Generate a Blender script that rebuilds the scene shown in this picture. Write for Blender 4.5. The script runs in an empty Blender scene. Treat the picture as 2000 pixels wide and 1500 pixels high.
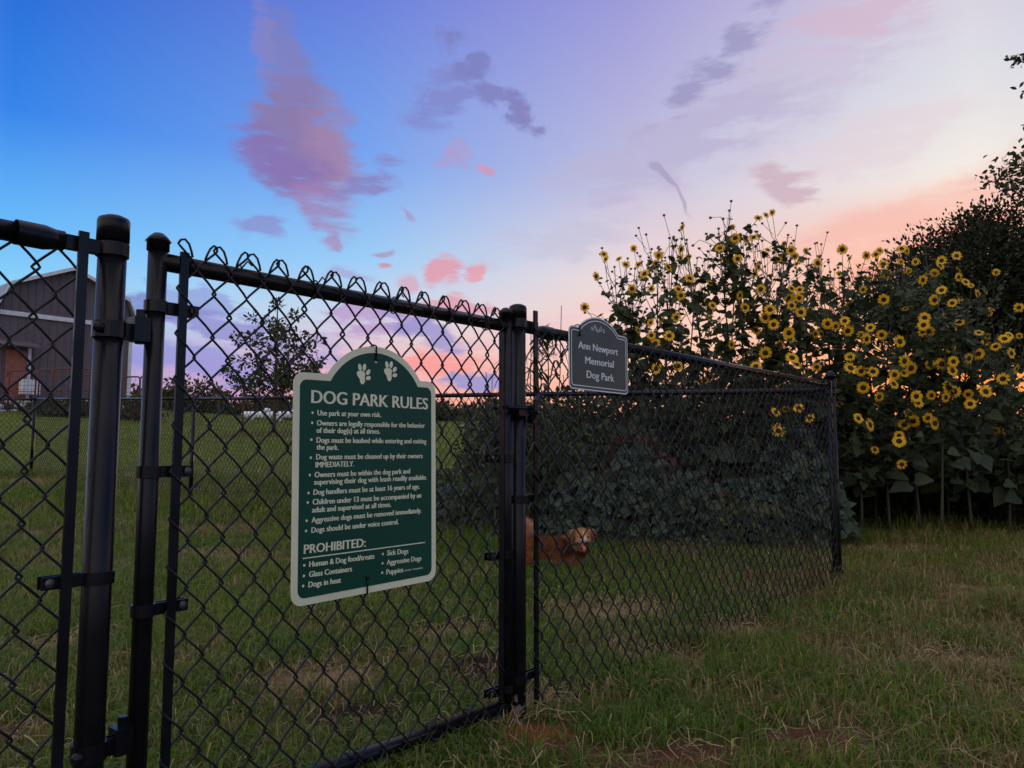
import bpy, math, random
import numpy as np
from mathutils import Vector, Matrix
random.seed(7); RNG = np.random.default_rng(11)
sc = bpy.context.scene
COL = sc.collection
R = math.radians

# ------------------------------------------------------------------ camera
EYE = 0.78
PITCH = math.atan(135 / 1500)          # the horizon lies 135 px under the picture's middle
cam_d = bpy.data.cameras.new('camera'); cam = bpy.data.objects.new('camera', cam_d); COL.objects.link(cam)
cam.location = (0, 0, EYE); cam.rotation_euler = (math.pi / 2 + PITCH, 0, 0)
cam_d.sensor_width = 36; cam_d.lens = 27; cam_d.clip_start = 0.05; cam_d.clip_end = 2000
sc.camera = cam
sc.render.resolution_x = 1024; sc.render.resolution_y = 768

def ray(px, py):
    cx = (px - 1000) / 1500; u = (750 - py) / 1500
    return np.array([cx, math.cos(PITCH) - u * math.sin(PITCH), math.sin(PITCH) + u * math.cos(PITCH)])
def at_y(px, py, Y):
    d = ray(px, py); return np.array([0, 0, EYE]) + d * (Y / d[1])
def azel(px, py):
    d = ray(px, py); return math.degrees(math.atan2(d[0], d[1])), math.degrees(math.atan2(d[2], math.hypot(d[0], d[1])))

# ------------------------------------------------------------------ render look
sc.view_settings.view_transform = 'Standard'; sc.view_settings.look = 'None'
EXPO = 0.6
sc.view_settings.exposure = EXPO; sc.view_settings.gamma = 1.0; sc.view_settings.use_curve_mapping = False
sc.cycles.use_denoising = True
sc.cycles.max_bounces = 5; sc.cycles.transparent_max_bounces = 8
sc.cycles.sample_clamp_indirect = 6.0

def lin(c):
    return tuple(((v / 255) / 12.92 if v / 255 <= 0.04045 else ((v / 255 + 0.055) / 1.055) ** 2.4) for v in c)

# ------------------------------------------------------------------ sky
SUN_AZ, SUN_EL = 32.0, 3.5
def build_world():
    w = bpy.data.worlds.new('World'); sc.world = w; w.use_nodes = True
    nt = w.node_tree; N = nt.nodes; L = nt.links; N.clear()
    def nd(t, **k):
        n = N.new(t)
        for a, b in k.items(): setattr(n, a, b)
        return n
    def sock(n, name, v):
        s = n.inputs[name]
        if hasattr(v, 'is_output') or isinstance(v, bpy.types.NodeSocket): L.new(v, s)
        else: s.default_value = v
    def math_(op, a, b=None, c=None, clamp=False):
        n = nd('ShaderNodeMath', operation=op); n.use_clamp = clamp
        for i, v in enumerate((a, b, c)):
            if v is not None: sock(n, i, v)
        return n.outputs[0]
    def mapr(v, a, b, c, d, smooth=False):
        n = nd('ShaderNodeMapRange'); n.interpolation_type = 'SMOOTHSTEP' if smooth else 'LINEAR'
        for i, x in enumerate((v, a, b, c, d)): sock(n, i, x)
        return n.outputs[0]
    def mix(f, a, b):
        n = nd('ShaderNodeMix', data_type='RGBA'); n.clamp_factor = True
        sock(n, 0, f)
        for i, v in ((6, a), (7, b)):
            if isinstance(v, tuple): n.inputs[i].default_value = (*v, 1)
            else: L.new(v, n.inputs[i])
        return n.outputs[2]
    tc = nd('ShaderNodeTexCoord')
    sep = nd('ShaderNodeSeparateXYZ'); L.new(tc.outputs['Generated'], sep.inputs[0])
    x, y, z = sep.outputs
    az = math_('MULTIPLY', math_('ARCTAN2', x, y), 180 / math.pi)
    hyp = math_('SQRT', math_('ADD', math_('MULTIPLY', x, x), math_('MULTIPLY', y, y)))
    el = math_('MULTIPLY', math_('ARCTAN2', z, hyp), 180 / math.pi)
    d0 = math_('ABSOLUTE', math_('SUBTRACT', az, SUN_AZ))
    delta = math_('MINIMUM', d0, math_('SUBTRACT', 360.0, d0))          # bearing away from the sunset
    elf = math_('DIVIDE', math_('MAXIMUM', el, 0.0), 90.0, clamp=True)
    K = 2 ** -EXPO; zen_fill = (230, 219, 212)  # zenith made paler and brighter than the sky in view, to light the ground
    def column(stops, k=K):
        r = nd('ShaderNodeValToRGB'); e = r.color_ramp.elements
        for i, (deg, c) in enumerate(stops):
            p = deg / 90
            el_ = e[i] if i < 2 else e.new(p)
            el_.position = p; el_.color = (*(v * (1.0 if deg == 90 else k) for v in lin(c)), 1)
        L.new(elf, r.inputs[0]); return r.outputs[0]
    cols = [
        (0, column([(0, (255, 120, 40)), (6, (255, 150, 80)), (11, (255, 178, 140)), (15, (250, 196, 172)), (18, (240, 233, 226)), (24, (220, 221, 229)), (32, (210, 198, 214)), (90, zen_fill)])),
        (23, column([(0, (255, 150, 90)), (4, (255, 185, 150)), (8, (252, 208, 190)), (13, (238, 216, 214)), (20, (190, 188, 220)), (32, (154, 152, 216)), (90, zen_fill)])),
        (43, column([(0, (255, 190, 120)), (3, (248, 160, 150)), (6, (240, 182, 186)), (10, (206, 214, 232)), (14, (154, 204, 246)), (21, (118, 164, 238)), (32, (104, 126, 218)), (90, zen_fill)])),
        (66, column([(0, (214, 214, 220)), (3, (156, 160, 226)), (6, (140, 156, 228)), (10, (142, 212, 248)), (14, (104, 186, 250)), (21, (50, 132, 234)), (32, (24, 90, 202)), (90, zen_fill)])),
        (150, column([(0, (190, 190, 205)), (5, (222, 200, 205)), (11, (228, 208, 208)), (20, (214, 206, 216)), (34, (204, 202, 216)), (90, zen_fill)], 1.0)),  # unseen sky behind the camera, brightness added to light signs and ground
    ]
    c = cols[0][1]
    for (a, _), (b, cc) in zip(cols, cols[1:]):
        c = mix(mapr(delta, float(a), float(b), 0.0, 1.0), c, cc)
    # ---- clouds, placed by compass bearing and height
    P = nd('ShaderNodeCombineXYZ'); L.new(az, P.inputs[0]); L.new(el, P.inputs[1])
    def noise(scale, sx, sy, rot=0.0, detail=6.0, rough=0.62, dist=0.0):
        m = nd('ShaderNodeMapping'); m.inputs['Rotation'].default_value = (0, 0, R(rot)); m.inputs['Scale'].default_value = (sx, sy, 1)
        L.new(P.outputs[0], m.inputs[0])
        n = nd('ShaderNodeTexNoise'); n.noise_dimensions = '3D'
        sock(n, 'Scale', scale); sock(n, 'Detail', detail); sock(n, 'Roughness', rough); sock(n, 'Distortion', dist)
        L.new(m.outputs[0], n.inputs['Vector']); return n
    streak = noise(0.5, 0.42, 1.7, 12, 6, .66, .0).outputs[0]
    puffy = noise(0.6, 0.8, 1.2, 0, 5, .6, .0).outputs[0]
    feather = noise(0.55, .55, 2.6, 24, 6, .62, .0).outputs[0]
    wn = noise(0.28, 1, 1, 0, 2, .5)
    wv = nd('ShaderNodeVectorMath', operation='MULTIPLY_ADD')
    L.new(wn.outputs['Color'], wv.inputs[0]); wv.inputs[1].default_value = (3.2, 3.2, 0)
    P1 = nd('ShaderNodeCombineXYZ'); L.new(az, P1.inputs[0]); L.new(el, P1.inputs[1]); P1.inputs[2].default_value = 1.0
    L.new(P1.outputs[0], wv.inputs[2])
    field = {'s': streak, 'p': puffy, 'f': feather}
    def dot(v):
        n = nd('ShaderNodeVectorMath', operation='DOT_PRODUCT'); L.new(wv.outputs[0], n.inputs[0]); n.inputs[1].default_value = v
        return n.outputs['Value']
    def blob(c, px, py, sx, sy, rot, colr, k, kind='p', amt=1.6, lo=.35, hi=.85):
        a, e = azel(px, py); a += 1.6; e += 1.6; cr, sr = math.cos(R(rot)), math.sin(R(rot)); sx *= .036; sy *= .036
        u = dot((cr / sx, sr / sx, -(a * cr + e * sr) / sx)); v = dot((-sr / sy, cr / sy, (a * sr - e * cr) / sy))
        q = math_('MULTIPLY_ADD', v, v, math_('MULTIPLY', u, u))                       # squared distance
        edge = math_('SUBTRACT', 1.0, q, clamp=True); amt *= 2.3; hi = lo + (hi - lo) * 1.9
        val = math_('MULTIPLY_ADD', edge, .95, math_('MULTIPLY_ADD', field[kind], amt, -.5 * amt - lo))
        al = math_('MULTIPLY', math_('MULTIPLY', val, 1 / (hi - lo), clamp=True), math_('MULTIPLY', edge, 2.2 * k))
        return mix(math_('MINIMUM', al, k), c, tuple(v * K for v in lin(colr)))
    B = [
        # broad veil on the right, pink and grey bands
        (1500, 190, 520, 130, 24, (200, 188, 214), .55, 's', 1.8, .2, .9),
        (1330, 275, 330, 90, 14, (178, 172, 208), .55, 's', 1.8, .2, .8),
        (1400, 130, 210, 52, 34, (148, 146, 190), .75, 's', 1.8, .3, .9),
        (1230, 330, 260, 80, 10, (186, 182, 214), .5, 's', 1.7, .2, .8),
        (1660, 300, 300, 70, 12, (224, 206, 216), .5, 's', 1.8, .2, .8),
        (1545, 360, 95, 50, -28, (196, 166, 184), .7, 's', 1.6, .25, .85),
        (1760, 425, 460, 66, 15, (240, 182, 174), .7, 's', 1.1, .1, .9),
        (1830, 495, 300, 50, 14, (250, 150, 134), .65, 's', 1.0, .1, .9),
        (1700, 20, 260, 60, 8, (214, 178, 200), .5, 's', 1.6, .2, .8),
        (1120, 640, 330, 80, 8, (236, 190, 200), .45, 's', 1.6, .2, .8),
        (1080, 470, 240, 60, 12, (190, 190, 216), .5, 's', 1.7, .25, .85),
        # tall feather, upper left
        (565, 150, 80, 190, 24, (130, 126, 184), .75, 'f', .8, .2, .75),
        (505, 60, 40, 110, 14, (140, 132, 196), .45, 'f', 1.2, .3, .8),
        (590, 275, 135, 165, 10, (138, 120, 168), .92, 'f', .9, .2, .7),
        (645, 320, 85, 180, 8, (164, 132, 172), .7, 'f', .9, .2, .9),
        (555, 325, 150, 70, -26, (134, 112, 178), .8, 'f', 1.2, .25, .8),
        (625, 400, 95, 56, -32, (160, 128, 180), .7, 'f', 1.1, .22, .8),
        (715, 362, 110, 46, 24, (136, 126, 188), .8, 's', 1.5, .3, .8),
        (515, 437, 70, 34, 4, (138, 132, 196), .65, 's', 1.5, .3, .85),
        # long grey wisp near the middle
        (960, 170, 200, 44, -40, (122, 122, 182), .75, 'p', 1.9, .35, .9),
        (870, 190, 130, 70, 36, (126, 128, 192), .65, 's', 1.8, .3, .9),
        (1030, 235, 90, 22, -48, (132, 128, 186), .7, 'p', 1.8, .3, .85),
        # short contrail scrap
        (1285, 335, 46, 12, -45, (168, 158, 192), .85, 'p', .9, .2, .6),
        (1325, 378, 58, 7, -58, (176, 160, 190), .8, 'p', .7, .2, .6),
        # scattered pink scraps
        (868, 522, 56, 54, 18, (230, 142, 156), .75, 's', 1.5, .3, .7),
        (930, 528, 40, 22, 4, (232, 150, 164), .8, 's', 1.5, .3, .75),
        (890, 298, 44, 26, 6, (180, 152, 196), .5, 's', 1.7, .3, .75),
        (880, 322, 54, 20, -8, (176, 150, 198), .45, 's', 1.7, .3, .75),
        (942, 325, 22, 14, -8, (206, 150, 184), .8, 's', 1.2, .3, .75),
        (795, 420, 34, 12, -12, (164, 150, 196), .8, 's', 1.2, .25, .7),
        (640, 467, 28, 22, -26, (166, 142, 190), .85, 's', 1.3, .3, .75),
        (748, 492, 32, 14, -10, (168, 148, 190), .8, 's', 1.3, .25, .7),
        (750, 525, 30, 14, -6, (206, 140, 166), .85, 's', 1.3, .25, .7),
        (800, 552, 44, 24, -4, (220, 150, 172), .6, 's', 1.4, .25, .75),
        (690, 540, 70, 26, -14, (164, 152, 204), .6, 's', 1.6, .3, .8),
        # low bands behind the fence
        (400, 590, 170, 36, -8, (142, 152, 214), .7, 's', 1.9, .3, .8),
        (420, 640, 230, 46, -8, (142, 138, 206), .8, 's', 1.8, .28, .75),
        (390, 710, 260, 60, -4, (142, 146, 218), .75, 's', 1.6, .2, .75),
        (600, 690, 180, 60, -4, (176, 164, 218), .7, 's', 1.7, .25, .8),
        (740, 620, 190, 40, 4, (184, 148, 202), .8, 's', 1.8, .28, .8),
        (830, 640, 130, 46, -22, (152, 146, 208), .85, 's', 1.6, .25, .75),
        (870, 590, 160, 34, -4, (226, 150, 170), .8, 's', 1.8, .28, .8),
        (860, 712, 150, 44, 0, (250, 150, 150), .8, 's', 1.4, .2, .75),
        (935, 748, 130, 36, 4, (154, 150, 208), .95, 'p', 1.2, .3, .65),
        (270, 600, 120, 30, -6, (120, 132, 200), .8, 's', 1.8, .3, .8),
    ]
    for b in B: c = blob(c, *b)
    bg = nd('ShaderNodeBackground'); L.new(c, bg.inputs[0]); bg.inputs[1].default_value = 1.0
    sky = nd('ShaderNodeTexSky', sky_type='NISHITA'); sky.sun_disc = False
    sky.sun_elevation = R(SUN_EL); sky.sun_rotation = R(SUN_AZ); sky.air_density = 1.2; sky.dust_density = 2.0
    bg2 = nd('ShaderNodeBackground'); L.new(sky.outputs[0], bg2.inputs[0]); bg2.inputs[1].default_value = 0.004
    add = nd('ShaderNodeAddShader'); L.new(bg.outputs[0], add.inputs[0]); L.new(bg2.outputs[0], add.inputs[1])
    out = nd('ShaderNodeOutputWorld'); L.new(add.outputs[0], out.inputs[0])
build_world()
sc.world.cycles.sampling_method = 'NONE'

sun_d = bpy.data.lights.new('sun', 'SUN'); sun = bpy.data.objects.new('sun', sun_d); COL.objects.link(sun)
sun_d.energy = 0.9; sun_d.angle = R(3.0); sun_d.color = (1.0, 0.55, 0.28)
_sd = Vector((math.sin(R(SUN_AZ)) * math.cos(R(SUN_EL)), math.cos(R(SUN_AZ)) * math.cos(R(SUN_EL)), math.sin(R(SUN_EL))))
sun.rotation_euler = _sd.to_track_quat('Z', 'Y').to_euler()

# ------------------------------------------------------------------ helpers
class MB:
    """collects vertices and faces for one mesh"""
    def __init__(s): s.v = []; s.f = []; s.n = 0
    def add(s, v, f):
        v = np.asarray(v, float); s.v.append(v); s.f += [tuple(i + s.n for i in q) for q in f]; s.n += len(v); return s
    def box(s, c, d, M=None):
        c = np.array(c); d = np.array(d) / 2
        v = np.array([[i, j, k] for i in (-1, 1) for j in (-1, 1) for k in (-1, 1)]) * d
        if M is not None: v = v @ np.array(M).T
        return s.add(v + c, [(0, 1, 3, 2), (4, 6, 7, 5), (0, 4, 5, 1), (2, 3, 7, 6), (0, 2, 6, 4), (1, 5, 7, 3)])
    def tube(s, pts, r, k=8, cap=True):
        p = np.asarray(pts, float); n = len(p); r = np.broadcast_to(np.asarray(r, float), (n,))
        t = np.gradient(p, axis=0); t /= np.linalg.norm(t, axis=1)[:, None] + 1e-12
        a = np.array([0, 0, 1.0]) if abs(t[0][2]) < .9 else np.array([1.0, 0, 0])
        u = np.cross(t[0], a); u /= np.linalg.norm(u); V = []
        ang = np.arange(k) * 2 * math.pi / k
        for i in range(n):
            u = u - t[i] * np.dot(u, t[i]); u /= np.linalg.norm(u) + 1e-12
            w = np.cross(t[i], u)
            V.append(p[i] + r[i] * (np.cos(ang)[:, None] * u + np.sin(ang)[:, None] * w))
        V = np.concatenate(V); F = []
        for i in range(n - 1):
            for j in range(k):
                F.append((i * k + j, i * k + (j + 1) % k, (i + 1) * k + (j + 1) % k, (i + 1) * k + j))
        if cap:
            F.append(tuple(range(k))[::-1]); F.append(tuple((n - 1) * k + j for j in range(k)))
        return s.add(V, F)
    def lathe(s, prof, k=20, o=(0, 0, 0)):
        ang = np.arange(k) * 2 * math.pi / k; V = []
        for r, z in prof: V.append(np.stack([r * np.cos(ang), r * np.sin(ang), np.full(k, z)], 1))
        V = np.concatenate(V) + np.array(o); F = []
        for i in range(len(prof) - 1):
            for j in range(k): F.append((i * k + j, i * k + (j + 1) % k, (i + 1) * k + (j + 1) % k, (i + 1) * k + j))
        F.append(tuple(range(k))[::-1]); F.append(tuple((len(prof) - 1) * k + j for j in range(k)))
        return s.add(V, F)
    def ball(s, c, r, M=None, nu=12, nv=8):
        r = np.broadcast_to(np.asarray(r, float), (3,)); V = []; F = []
        for i in range(nv + 1):
            th = math.pi * i / nv
            for j in range(nu):
                ph = 2 * math.pi * j / nu
                V.append((math.sin(th) * math.cos(ph), math.sin(th) * math.sin(ph), math.cos(th)))
        for i in range(nv):
            for j in range(nu): F.append((i * nu + j, (i + 1) * nu + j, (i + 1) * nu + (j + 1) % nu, i * nu + (j + 1) % nu))
        V = np.array(V) * r
        if M is not None: V = V @ np.array(M).T
        return s.add(V + np.array(c), F)
    def mesh(s, name, smooth=True):
        me = bpy.data.meshes.new(name); v = np.concatenate(s.v)
        me.from_pydata(v.tolist(), [], s.f); me.update()
        if smooth: me.polygons.foreach_set('use_smooth', np.ones(len(me.polygons), bool))
        return me
    def obj(s, name, mat, parent=None, smooth=True, loc=None):
        return link(name, s.mesh(name, smooth), mat, parent, loc)

def link(name, me, mat=None, parent=None, loc=None):
    o = bpy.data.objects.new(name, me); COL.objects.link(o)
    if mat is not None and not me.materials: me.materials.append(mat)
    if parent is not None: o.parent = parent
    if loc is not None: o.location = loc
    return o
def fast_mesh(name, V, F, colors=None, smooth=False):
    """V (n,3), F (m,3) or (m,4) arrays; colours per vertex"""
    me = bpy.data.meshes.new(name); V = np.asarray(V, np.float32); F = np.asarray(F, np.int32); k = F.shape[1]
    me.vertices.add(len(V)); me.vertices.foreach_set('co', V.ravel())
    me.loops.add(F.size); me.loops.foreach_set('vertex_index', F.ravel())
    me.polygons.add(len(F)); me.polygons.foreach_set('loop_start', np.arange(0, F.size, k, dtype=np.int32))
    if smooth: me.polygons.foreach_set('use_smooth', np.ones(len(F), bool))
    me.update(calc_edges=True)
    if colors is not None:
        a = me.color_attributes.new('col', 'FLOAT_COLOR', 'POINT'); c = np.ones((len(V), 4), np.float32); c[:, :3] = colors
        a.data.foreach_set('color', c.ravel())
    return me
def thing(name, label, cat, loc=(0, 0, 0), rz=0.0, group=None):
    o = bpy.data.objects.new(name, None); COL.objects.link(o); o.empty_display_size = .1
    o.location = loc; o.rotation_euler = (0, 0, rz); tag(o, label, cat, group); return o
def tag(o, label, cat, group=None):
    o['label'] = label; o['category'] = cat
    if group: o['group'] = group
    return o
def kind(o, k): o['kind'] = k; return o
def copy_tree(o, parent=None):
    c = o.copy(); COL.objects.link(c); c.parent = parent
    for ch in list(o.children): copy_tree(ch, c)
    return c

def hash2(ix, iy, s=0):
    h = np.sin(ix * 127.1 + iy * 311.7 + s * 74.7) * 43758.5453
    return h - np.floor(h)
def vnoise(x, y, s=0):
    x = np.asarray(x, float); y = np.asarray(y, float); ix = np.floor(x); iy = np.floor(y); fx = x - ix; fy = y - iy
    fx = fx * fx * (3 - 2 * fx); fy = fy * fy * (3 - 2 * fy)
    return (hash2(ix, iy, s) * (1 - fx) + hash2(ix + 1, iy, s) * fx) * (1 - fy) + (hash2(ix, iy + 1, s) * (1 - fx) + hash2(ix + 1, iy + 1, s) * fx) * fy
def fbm(x, y, s=0, o=4):
    t = 0; a = .5; n = 0
    for i in range(o): t = t + a * vnoise(np.asarray(x) * 2 ** i, np.asarray(y) * 2 ** i, s + i); n += a; a *= .5
    return t / n
def sstep(a, b, x): t = np.clip((np.asarray(x, float) - a) / (b - a), 0, 1); return t * t * (3 - 2 * t)

# ------------------------------------------------------------------ materials
def mat_new(name):
    m = bpy.data.materials.new(name); m.use_nodes = True; return m, m.node_tree, m.node_tree.nodes['Principled BSDF']
def mat_noise(name, c1, c2, scale=8.0, rough=.6, bump=0.0, bscale=40.0, spec=.5, coat=0.0, detail=5.0, metal=0.0, coords='Object', lo=.35, hi=.65):
    m, nt, b = mat_new(name); N, L = nt.nodes, nt.links
    tc = N.new('ShaderNodeTexCoord'); n = N.new('ShaderNodeTexNoise'); n.inputs['Scale'].default_value = scale; n.inputs['Detail'].default_value = detail
    L.new(tc.outputs[coords], n.inputs['Vector'])
    r = N.new('ShaderNodeValToRGB'); r.color_ramp.elements[0].position = lo; r.color_ramp.elements[1].position = hi
    r.color_ramp.elements[0].color = (*c1, 1); r.color_ramp.elements[1].color = (*c2, 1)
    L.new(n.outputs['Fac'], r.inputs[0]); L.new(r.outputs[0], b.inputs['Base Color'])
    b.inputs['Roughness'].default_value = rough; b.inputs['Specular IOR Level'].default_value = spec; b.inputs['Coat Weight'].default_value = coat
    b.inputs['Metallic'].default_value = metal
    if bump:
        n2 = N.new('ShaderNodeTexNoise'); n2.inputs['Scale'].default_value = bscale; n2.inputs['Detail'].default_value = 4
        L.new(tc.outputs[coords], n2.inputs['Vector'])
        bp = N.new('ShaderNodeBump'); bp.inputs['Strength'].default_value = bump; bp.inputs['Distance'].default_value = .02
        L.new(n2.outputs['Fac'], bp.inputs['Height']); L.new(bp.outputs[0], b.inputs['Normal'])
    return m
def mat_attr(name, rough=.6, transl=0.0, spec=.3, var=.25, vscale=3.0, tint=(1, 1, 1)):
    """colour from the mesh's own colour attribute, varied by noise; leaves let some light through"""
    m, nt, b = mat_new(name); N, L = nt.nodes, nt.links
    a = N.new('ShaderNodeAttribute'); a.attribute_name = 'col'
    tc = N.new('ShaderNodeTexCoord'); n = N.new('ShaderNodeTexNoise'); n.inputs['Scale'].default_value = vscale
    L.new(tc.outputs['Object'], n.inputs['Vector'])
    mr = N.new('ShaderNodeMapRange'); mr.inputs[3].default_value = 1 - var; mr.inputs[4].default_value = 1 + var
    L.new(n.outputs['Fac'], mr.inputs[0])
    mx = N.new('ShaderNodeMix'); mx.data_type = 'RGBA'; mx.blend_type = 'MULTIPLY'; mx.inputs[0].default_value = 1
    L.new(a.outputs['Color'], mx.inputs[6]); L.new(mr.outputs[0], mx.inputs[7])
    L.new(mx.outputs[2], b.inputs['Base Color']); b.inputs['Roughness'].default_value = rough; b.inputs['Specular IOR Level'].default_value = spec
    if transl:
        t = N.new('ShaderNodeBsdfTranslucent'); L.new(mx.outputs[2], t.inputs[0])
        s = N.new('ShaderNodeMixShader'); s.inputs[0].default_value = transl
        L.new(b.outputs[0], s.inputs[1]); L.new(t.outputs[0], s.inputs[2]); L.new(s.outputs[0], nt.nodes['Material Output'].inputs[0])
    return m
def mat_leaf(name, c1, c2, transl=.3, rough=.55, scale=6.0, spec=.3):
    m = mat_noise(name, c1, c2, scale, rough, spec=spec); nt = m.node_tree; N, L = nt.nodes, nt.links
    b = N['Principled BSDF']; t = N.new('ShaderNodeBsdfTranslucent'); L.new(b.inputs['Base Color'].links[0].from_socket, t.inputs[0])
    s = N.new('ShaderNodeMixShader'); s.inputs[0].default_value = transl
    L.new(b.outputs[0], s.inputs[1]); L.new(t.outputs[0], s.inputs[2]); L.new(s.outputs[0], N['Material Output'].inputs[0]); return m

M_BLACK = mat_noise('black_powder_coat', (.0035, .004, .0055), (.008, .0085, .011), 14, .27, .03, 240, spec=.2)
M_WIRE = mat_noise('black_vinyl_wire', (.008, .0085, .010), (.016, .0165, .019), 20, .4, 0, spec=.26)
M_STEEL = mat_noise('bare_galvanised_bolt', (.018, .018, .02), (.07, .068, .066), 90, .35, spec=.5)
M_GREEN = mat_noise('sign_green_enamel', (.002, .046, .026), (.003, .058, .033), 5, .45, .02, 300, spec=.25)
M_CREAM = mat_noise('sign_cream_print', (.64, .66, .43), (.72, .73, .48), 9, .5, spec=.3)
M_CREAMB = mat_noise('sign_cream_border', (.60, .62, .40), (.70, .71, .47), 6, .45, spec=.35)
M_SLATE = mat_noise('sign_slate_enamel', (.030, .048, .046), (.040, .060, .056), 6, .45, .02, 300, spec=.35)
M_PALE = mat_noise('sign_pale_print', (.60, .68, .62), (.68, .75, .69), 9, .5, spec=.3)
M_SIGNEDGE = mat_noise('sign_edge', (.35, .38, .30), (.45, .48, .38), 9, .6)

# post whose foot is scuffed, paint gone and caked with soil
def mat_post():
    m = mat_noise('black_post_scuffed', (.0035, .004, .0055), (.008, .0085, .011), 14, .27, .04, 200, spec=.2)
    nt = m.node_tree; N, L = nt.nodes, nt.links; b = N['Principled BSDF']; src = b.inputs['Base Color'].links[0].from_socket
    tc = N.new('ShaderNodeTexCoord'); sp = N.new('ShaderNodeSeparateXYZ'); L.new(tc.outputs['Object'], sp.inputs[0])
    n = N.new('ShaderNodeTexNoise'); n.inputs['Scale'].default_value = 38; n.inputs['Detail'].default_value = 6; L.new(tc.outputs['Object'], n.inputs[0])
    h = N.new('ShaderNodeMapRange'); h.inputs[1].default_value = .17; h.inputs[2].default_value = .02; h.inputs[3].default_value = -.32; h.inputs[4].default_value = .12
    L.new(sp.outputs[2], h.inputs[0])
    ad = N.new('ShaderNodeMath'); L.new(n.outputs['Fac'], ad.inputs[0]); L.new(h.outputs[0], ad.inputs[1])
    st = N.new('ShaderNodeMapRange'); st.inputs[1].default_value = .5; st.inputs[2].default_value = .56; L.new(ad.outputs[0], st.inputs[0])
    mx = N.new('ShaderNodeMix'); mx.data_type = 'RGBA'; L.new(st.outputs[0], mx.inputs[0]); L.new(src, mx.inputs[6]); mx.inputs[7].default_value = (.30, .26, .24, 1)
    L.new(mx.outputs[2], b.inputs['Base Color'])
    return m
M_POST = mat_post()

# ------------------------------------------------------------------ ground
def gbase(x, y):
    x = np.asarray(x, float); y = np.asarray(y, float)
    t = y - 5.9
    sp = np.where(t > 12, t, np.log1p(np.exp(np.clip(t, -30, 12) * 1.6)) / 1.6)
    g = .07 * np.minimum(sp, 34.0)
    g = g - 1.6 * sstep(42, 62, y)
    g = g + .62 * sstep(-9, -20, x) * sstep(14, 33, y) * (1 - sstep(50, 62, y))
    return g
def gz(x, y):
    x = np.asarray(x, float); y = np.asarray(y, float)
    near = 1 - sstep(25, 45, y)
    b = (fbm(x * .9, y * .9, 3) - .5) * .05 * near * sstep(.5, 5.5, np.hypot(x, y - 2.2) + 1.5)
    for (cx, cy, r, h) in MOUNDS: b = b + h * np.exp(-((x - cx) ** 2 + (y - cy) ** 2) / (2 * r * r))
    return gbase(x, y) + b
def gpx(px, py):
    """the ground point seen at a photo pixel"""
    d = ray(px, py); t = 1.0
    for _ in range(4000):
        p = np.array([0, 0, EYE]) + d * t
        if p[2] <= float(gbase(p[0], p[1])): break
        t *= 1.002
    return p
MOUNDS = []
_m1 = gpx(935, 1315); _m2 = gpx(715, 1392); _m3 = gpx(1050, 1440)
MOUNDS = [(_m1[0], _m1[1], .12, .055), (_m2[0], _m2[1], .13, -.035), (_m3[0], _m3[1], .10, .02)]
# patches: (px, py, half width m, half depth m, kind)
PATCH = [(935, 1318, .20, .16, 'dark'), (710, 1392, .22, .16, 'dark'), (1050, 1440, .15, .10, 'orange'), (1120, 1475, .16, .07, 'red'),
         (1420, 1490, .42, .13, 'red'), (1600, 1455, .22, .13, 'red'), (1300, 1500, .2, .1, 'red'), (1210, 1200, .34, .22, 'straw'), (1270, 1290, .24, .16, 'straw'),
         (1440, 1240, .3, .2, 'straw'), (1760, 1085, .45, .24, 'straw'), (1920, 1170, .34, .26, 'straw'), (1860, 1300, .3, .2, 'straw'), (420, 1040, .5, .35, 'red'), (60, 940, .9, .6, 'straw'),
         (95, 1270, .25, .2, 'straw'), (30, 1430, .2, .2, 'red'), (410, 1090, .4, .25, 'straw'), (1050, 1370, .16, .12, 'straw'),
         (525, 852, 2.6, 1.3, 'red'), (300, 930, .7, .6, 'straw'), (640, 1330, .3, .15, 'straw'), (900, 1240, .25, .15, 'straw')]
PATCHW = [(*gpx(a, b)[:2], w, h, k) for a, b, w, h, k in PATCH]
def patch_w(x, y, kinds):
    t = np.zeros(np.shape(x)); wob = (fbm(np.asarray(x) * 6, np.asarray(y) * 6, 21) - .5) * 1.1
    for cx, cy, a, b, k in PATCHW:
        if k in kinds: t = np.maximum(t, 1 - sstep(.45, 1.1, np.sqrt(((x - cx) / a) ** 2 + ((y - cy) / b) ** 2) + wob))
    return t
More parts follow.
